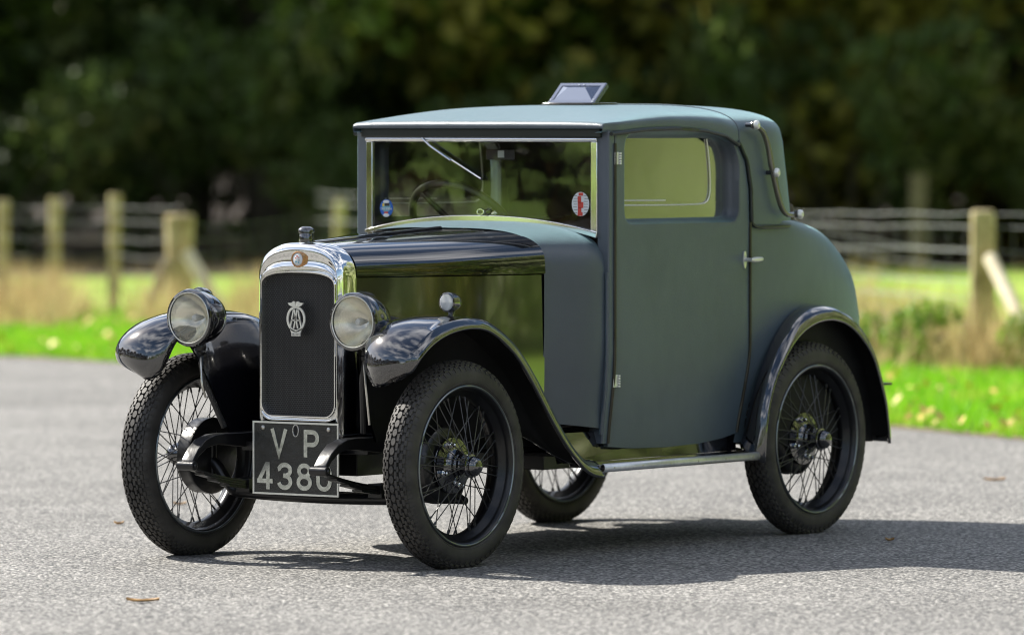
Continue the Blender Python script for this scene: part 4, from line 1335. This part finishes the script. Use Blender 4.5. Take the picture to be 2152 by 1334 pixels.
RIGHT = [(19.5, 41), (18.2, 38.5), (18.0, 36), (17.4, 33.5), (17.2, 31), (16.9, 28.5), (16.8, 26), (17.0, 23.5), (17.4, 21), (17.9, 18.5), (18.8, 16), (20, 13.5), (21.2, 11), (23, 8.5), (24.5, 6), (26, 3.5), (28, 0.5), (30, -2.5), (33, -8), (37, -15), (24, 44), (29, 40),
         (22, 36), (21.2, 32.2), (20.8, 28.4), (21.0, 24.6), (21.8, 20.8), (23, 17), (25, 13), (28, 9)]
for i, (u, D) in enumerate(RIGHT):      # sunlit row across the verge on the right
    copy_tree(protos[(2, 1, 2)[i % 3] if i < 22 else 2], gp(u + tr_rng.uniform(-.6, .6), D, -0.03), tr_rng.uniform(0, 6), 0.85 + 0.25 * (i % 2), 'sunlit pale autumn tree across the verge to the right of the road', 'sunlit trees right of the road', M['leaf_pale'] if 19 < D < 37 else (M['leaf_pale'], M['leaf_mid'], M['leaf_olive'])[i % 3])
for i in range(14):       # backlit row on the left
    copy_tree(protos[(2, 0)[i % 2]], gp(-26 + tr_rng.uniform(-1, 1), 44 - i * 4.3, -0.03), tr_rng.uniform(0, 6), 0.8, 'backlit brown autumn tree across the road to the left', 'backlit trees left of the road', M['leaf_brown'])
for i in range(10):      # far behind the viewer
    copy_tree(protos[(2, 1)[i % 2]], gp(-34 + i * 8.0, -46 + tr_rng.uniform(-3, 3), -0.03), tr_rng.uniform(0, 6), 1.0, 'tree in the far row behind the place the car is seen from', 'trees behind the viewpoint')

# understorey shrubs at the foot of the wood
def shrub(name, seed, rx, rz, n, size, m):
    rng = random.Random(seed)
    root = empty(name)
    st = MB()
    for k in range(7):
        a = rng.uniform(0, 2 * PI); e = Vector((rx * 0.7 * math.cos(a), rx * 0.7 * math.sin(a), rz * rng.uniform(0.8, 1.6)))
        st.tube([(0, 0, -0.05), e * 0.5 + Vector((0, 0, 0.1)), e], [0.02, 0.013, 0.005], 5, False)
    st.build('stem', M['bark'], root)
    fo = MB()
    for k in range(9):
        a = rng.uniform(0, 2 * PI); q = rx * math.sqrt(rng.random())
        leaf_cloud(fo, Vector((q * math.cos(a), q * math.sin(a), rz * rng.uniform(0.5, 1.7))), Vector((rx * .42, rx * .42, rz * .45)), n // 9, size, rng)
    fo.build('foliage', m, root, smooth=0)
    return root
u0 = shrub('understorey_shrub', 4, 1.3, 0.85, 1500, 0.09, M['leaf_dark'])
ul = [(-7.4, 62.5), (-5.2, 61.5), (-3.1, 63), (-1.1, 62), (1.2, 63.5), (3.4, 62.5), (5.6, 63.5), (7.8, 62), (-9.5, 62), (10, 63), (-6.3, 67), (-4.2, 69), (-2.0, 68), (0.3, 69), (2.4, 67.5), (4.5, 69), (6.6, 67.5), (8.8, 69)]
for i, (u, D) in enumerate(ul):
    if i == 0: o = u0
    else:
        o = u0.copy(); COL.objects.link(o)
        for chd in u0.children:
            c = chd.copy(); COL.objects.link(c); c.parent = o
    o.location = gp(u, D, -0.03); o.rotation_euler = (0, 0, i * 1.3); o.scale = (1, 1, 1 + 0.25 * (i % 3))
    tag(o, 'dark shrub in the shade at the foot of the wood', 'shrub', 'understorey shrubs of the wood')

# ------------------------------------------------------------------ fences
fence = tag(empty('stock_fence', gp(-2.4, 45, -0.03)), 'wooden post and wire stock fence with thick braced corner post left of the car', 'fence')
fence_r = tag(empty('stock_fence', gp(2.8, 36.7, -0.03)), 'wooden post and wire stock fence with square braced post right of the car', 'fence')
def fchild(mb, name, m, root, **k):
    mb.v = [tuple(Vector(p) - root.location) for p in mb.v]
    return mb.build(name, m, root, **k)
def round_post(u, D, h, r, lean=(0, 0), square=False):
    b = MB(); base = gp(u, D, -0.1)
    top = gp(u + lean[0], D + lean[1], h)
    path = [base.lerp(top, k / 5) for k in range(6)]
    if square:
        rows = [[p + RT.lerp(DH, 0.0) * x * r + DH * y * r for x, y in ((-1, -1), (1, -1), (1, 1), (-1, 1))] for p in path]
        b.grid(rows, cv=True); b.add(rows[-1], [(0, 1, 2, 3)])
    else:
        b.tube(path, [r * (1 + 0.05 * math.sin(k * 2.1 + u)) for k in range(6)], 14)
    return b
L_POSTS = [(-7.4, 46.2, 0.90), (-5.65, 46.4, 0.92), (-3.86, 45.4, 0.845), (-3.36, 45.2, 0.885), (-1.62, 57.5, 0.735), (-0.3, 57.8, 0.76), (1.25, 57.5, 0.80)]
L_POSTS = [(-5.9, 46.6, 0.84), (-3.82, 46.2, 0.835), (-3.42, 46.0, 0.855), (-2.96, 45.8, 0.885), (-1.52, 54.0, 0.735), (0.1, 54.6, 0.75), (1.22, 53.6, 0.82)]
for u, D, h in L_POSTS:
    fchild(round_post(u, D, h, 0.050, (0.02, 0)), 'post', M['post'], fence, bevel=0.008)
fchild(round_post(-2.42, 45.0, 0.745, 0.108), 'corner_post', M['post'], fence, bevel=0.02)
for (u0_, z0_, u1, r_, mt_) in ((-2.36, 0.47, -2.02, 0.050, 'pale_wood'), (-2.50, 0.40, -2.68, 0.042, 'shade_dark_wood')):
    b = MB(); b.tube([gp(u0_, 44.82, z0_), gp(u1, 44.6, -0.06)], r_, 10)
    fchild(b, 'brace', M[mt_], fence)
fchild(round_post(2.80, 36.7, 0.90, 0.070, square=True), 'corner_post', M['post'], fence_r, bevel=0.02)
b = MB(); b.tube([gp(2.83, 36.55, 0.62), gp(3.10, 35.7, -0.05)], 0.042, 10)
fchild(b, 'brace', M['pale_wood'], fence_r)
R_POSTS = [(5.2, 35.0, 0.9), (7.6, 33.4, 0.9)]
for u, D, h in R_POSTS:
    fchild(round_post(u, D, h, 0.055), 'post', M['post'], fence_r, bevel=0.008)
tag(round_post(3.98, 60.5, 0.90, 0.085).build('gate_post', M['shade_dark_wood']), 'tall lone wooden post in the shade beyond the right fence', 'post')
def wire_run(ends, zs, root, rad, sag, vert, seed=1):
    """woven stock netting: line wires and light uprights"""
    rng = random.Random(seed)
    b = MB()
    for (ua, Da), (ub, Db) in zip(ends, ends[1:]):
        for j, z in enumerate(zs):
            pts = []
            for k in range(13):
                t = k / 12
                s = -sag * (1 if j > len(zs) - 3 else 0.5) * math.sin(t * PI) + rng.uniform(-1, 1) * 0.008
                pts.append(gp(lerp(ua, ub, t), lerp(Da, Db, t), z + s))
            b.tube(pts, rad, 5, False)
        n = int(abs(ub - ua) / vert)
        for k in range(1, n):
            t = k / n
            dz = -sag * math.sin(t * PI)
            b.tube([gp(lerp(ua, ub, t) + rng.uniform(-.01, .01), lerp(Da, Db, t), zs[0]), gp(lerp(ua, ub, t), lerp(Da, Db, t), zs[-2] + dz)], rad * 0.6, 4, False)
    fchild(b, 'wire_netting', M['wire'], root)
wire_run([(-7.5, 46.7), (-5.9, 46.5), (-3.80, 46.1), (-3.38, 45.9), (-2.94, 45.7), (-2.42, 45.0)], [0.10, 0.20, 0.31, 0.43, 0.56, 0.70, 0.80], fence, 0.0022, 0.02, 0.09)
wire_run([(-2.42, 45.0), (-1.52, 54.0), (0.1, 54.6), (1.22, 53.6), (2.2, 46.0), (2.8, 36.7)], [0.10, 0.20, 0.31, 0.43, 0.56, 0.66], fence, 0.0022, 0.05, 0.09, 2)
wire_run([(-1.5, 47.5), (0.6, 42.5), (2.80, 36.7), (5.2, 35.0), (7.6, 33.4)], [0.12, 0.24, 0.38, 0.48, 0.66, 0.80, 0.88], fence_r, 0.0030, 0.03, 0.085, 3)

# ------------------------------------------------------------------ grass
def edge_D(u):
    return pw([(p.x, p.y) for p in edge_pts], u)
def tufts(n, ur, dfun, hmin, hmax, wid, seed, zoff=-0.03):
    rng = random.Random(seed)
    b = MB()
    for _ in range(n):
        u = rng.uniform(*ur); D = dfun(u, rng)
        if D is None: continue
        base = gp(u, D, zoff)
        for k in range(3):
            h = rng.uniform(hmin, hmax)
            a = rng.uniform(0, 2 * PI); dx = Vector((math.cos(a), math.sin(a), 0))
            ln_ = Vector((rng.gauss(0, 0.35), rng.gauss(0, 0.35), 0)) * h
            o = Vector((rng.gauss(0, .03), rng.gauss(0, .03), 0))
            b.add([base + o - dx * wid, base + o + dx * wid, base + o + ln_ + Vector((0, 0, h))], [(0, 1, 2)])
    return b
tag(tufts(26000, (-5.2, 5.0), lambda u, r: edge_D(u) + 0.12 + (r.random() ** 1.3) * 8.5, 0.05, 0.11, 0.008, 21).build('grass', M['blade'], smooth=0), kind='stuff')
def straw_D(u, r):
    if u < -0.3: return 43.6 + r.gauss(0, 0.9) + (u + 2.4) * -0.35
    if u > 1.2 and r.random() < 0.62: return 37.0 + 11 * r.random() ** 1.3 - (u - 2.8) * 0.4
    if u > 2.0: return 35.6 + r.gauss(0, 0.5) - (u - 2.8) * 0.6
    return None
def straw_at(u, r):
    if math.sin(u * 3.1) + math.sin(u * 7.3 + 1) + r.gauss(0, 0.9) < 0.35: return None
    return straw_D(u, r)
tag(tufts(9000, (-5.4, 5.0), straw_at, 0.12, 0.52, 0.007, 22).build('dry_grass', M['straw'], smooth=0), kind='stuff')

# dead leaves blown onto the verge
lv = MB(); rg_ = random.Random(77)
for _ in range(480):
    u = rg_.choice((rg_.uniform(1.5, 5.0), rg_.uniform(-5.2, -1.5), rg_.uniform(1.5, 5.0)))
    D = edge_D(u) + 0.05 + rg_.random() ** 1.8 * 6
    c = gp(u, D, 0.03 + rg_.random() * 0.05)
    q = Vector((rg_.gauss(0, 1), rg_.gauss(0, 1), 1.2)).normalized(); a = q.orthogonal().normalized(); bb = q.cross(a)
    z = rg_.uniform(0.02, 0.045)
    lv.add([c - a * z, c + bb * z * 0.6, c + a * z, c - bb * z * 0.6], [(0, 1, 2, 3)])
tag(lv.build('verge_leaves', M['verge_leaf'], smooth=0), kind='stuff')

# brambles by the right-hand post
br0 = shrub('bramble_bush', 9, 0.30, 0.26, 900, 0.035, M['bramble'])
BL = [(1.95, 36.1, 0.72, 'low bramble bush nearest the rear wing of the car'), (2.35, 35.6, 0.8, 'brown and green bramble bush just left of the square post'),
      (2.98, 35.2, 0.8, 'bright green bramble bush at the foot of the slanting brace'), (3.45, 34.6, 0.7, 'bramble bush right of the slanting brace')]
for i, (u, D, s, lab) in enumerate(BL):
    if i == 0: o = br0
    else:
        o = br0.copy(); COL.objects.link(o)
        for chd in br0.children:
            c = chd.copy(); COL.objects.link(c); c.parent = o
    o.location = gp(u, D, -0.03); o.rotation_euler = (0, 0, i * 2.1); o.scale = (s, s, s)
    tag(o, lab, 'bush', 'brambles along the right fence')

# ------------------------------------------------------------------ fallen leaves on the road
def px_ground(x, y):
    v = DV + RT * ((x - 1076) / 12982.24) - (RT.cross(DV)).normalized() * ((y - 667) / 12982.24)
    t = -CAM.z / v.z
    return CAM + v * t
LEAVES = [(300, 1266, 0.10, 0.014, 'long curled tan leaf lying alone on the asphalt at lower left'), (2090, 1011, 0.085, 0.012, 'thin brown twig-like leaf on the road right of the rear wheel'),
          (378, 1062, 0.05, 0.012, 'small tan leaf on the road behind the front wheel spokes'), (250, 1103, 0.035, 0.012, 'small reddish leaf on the road left of the front wheel'),
          (1870, 1138, 0.03, 0.012, 'tiny leaf in the shadow beside the rear wheel')]
for x, y, ln_, wd, lab in LEAVES:
    c = px_ground(x, y)
    rg = random.Random(int(x))
    rows = []
    for k in range(9):
        t = k / 8 * 2 - 1
        ww = wd * (1 - t * t) ** 0.7 + 0.0005
        p = RT * (t * ln_ / 2) + DH * 0.006 * math.sin(t * 4)
        z = 0.003 + 0.006 * t * t
        rows.append([c + p - DH * ww + Vector((0, 0, z + 0.006)), c + p + Vector((0, 0, z)), c + p + DH * ww + Vector((0, 0, z + 0.008))])
    b = MB().grid(rows)
    b.v = [tuple(Vector(q) - c) for q in b.v]
    tag(b.build('fallen_leaf', M['dead_leaf'], None, loc=c), lab, 'leaf', 'fallen leaves on the road')
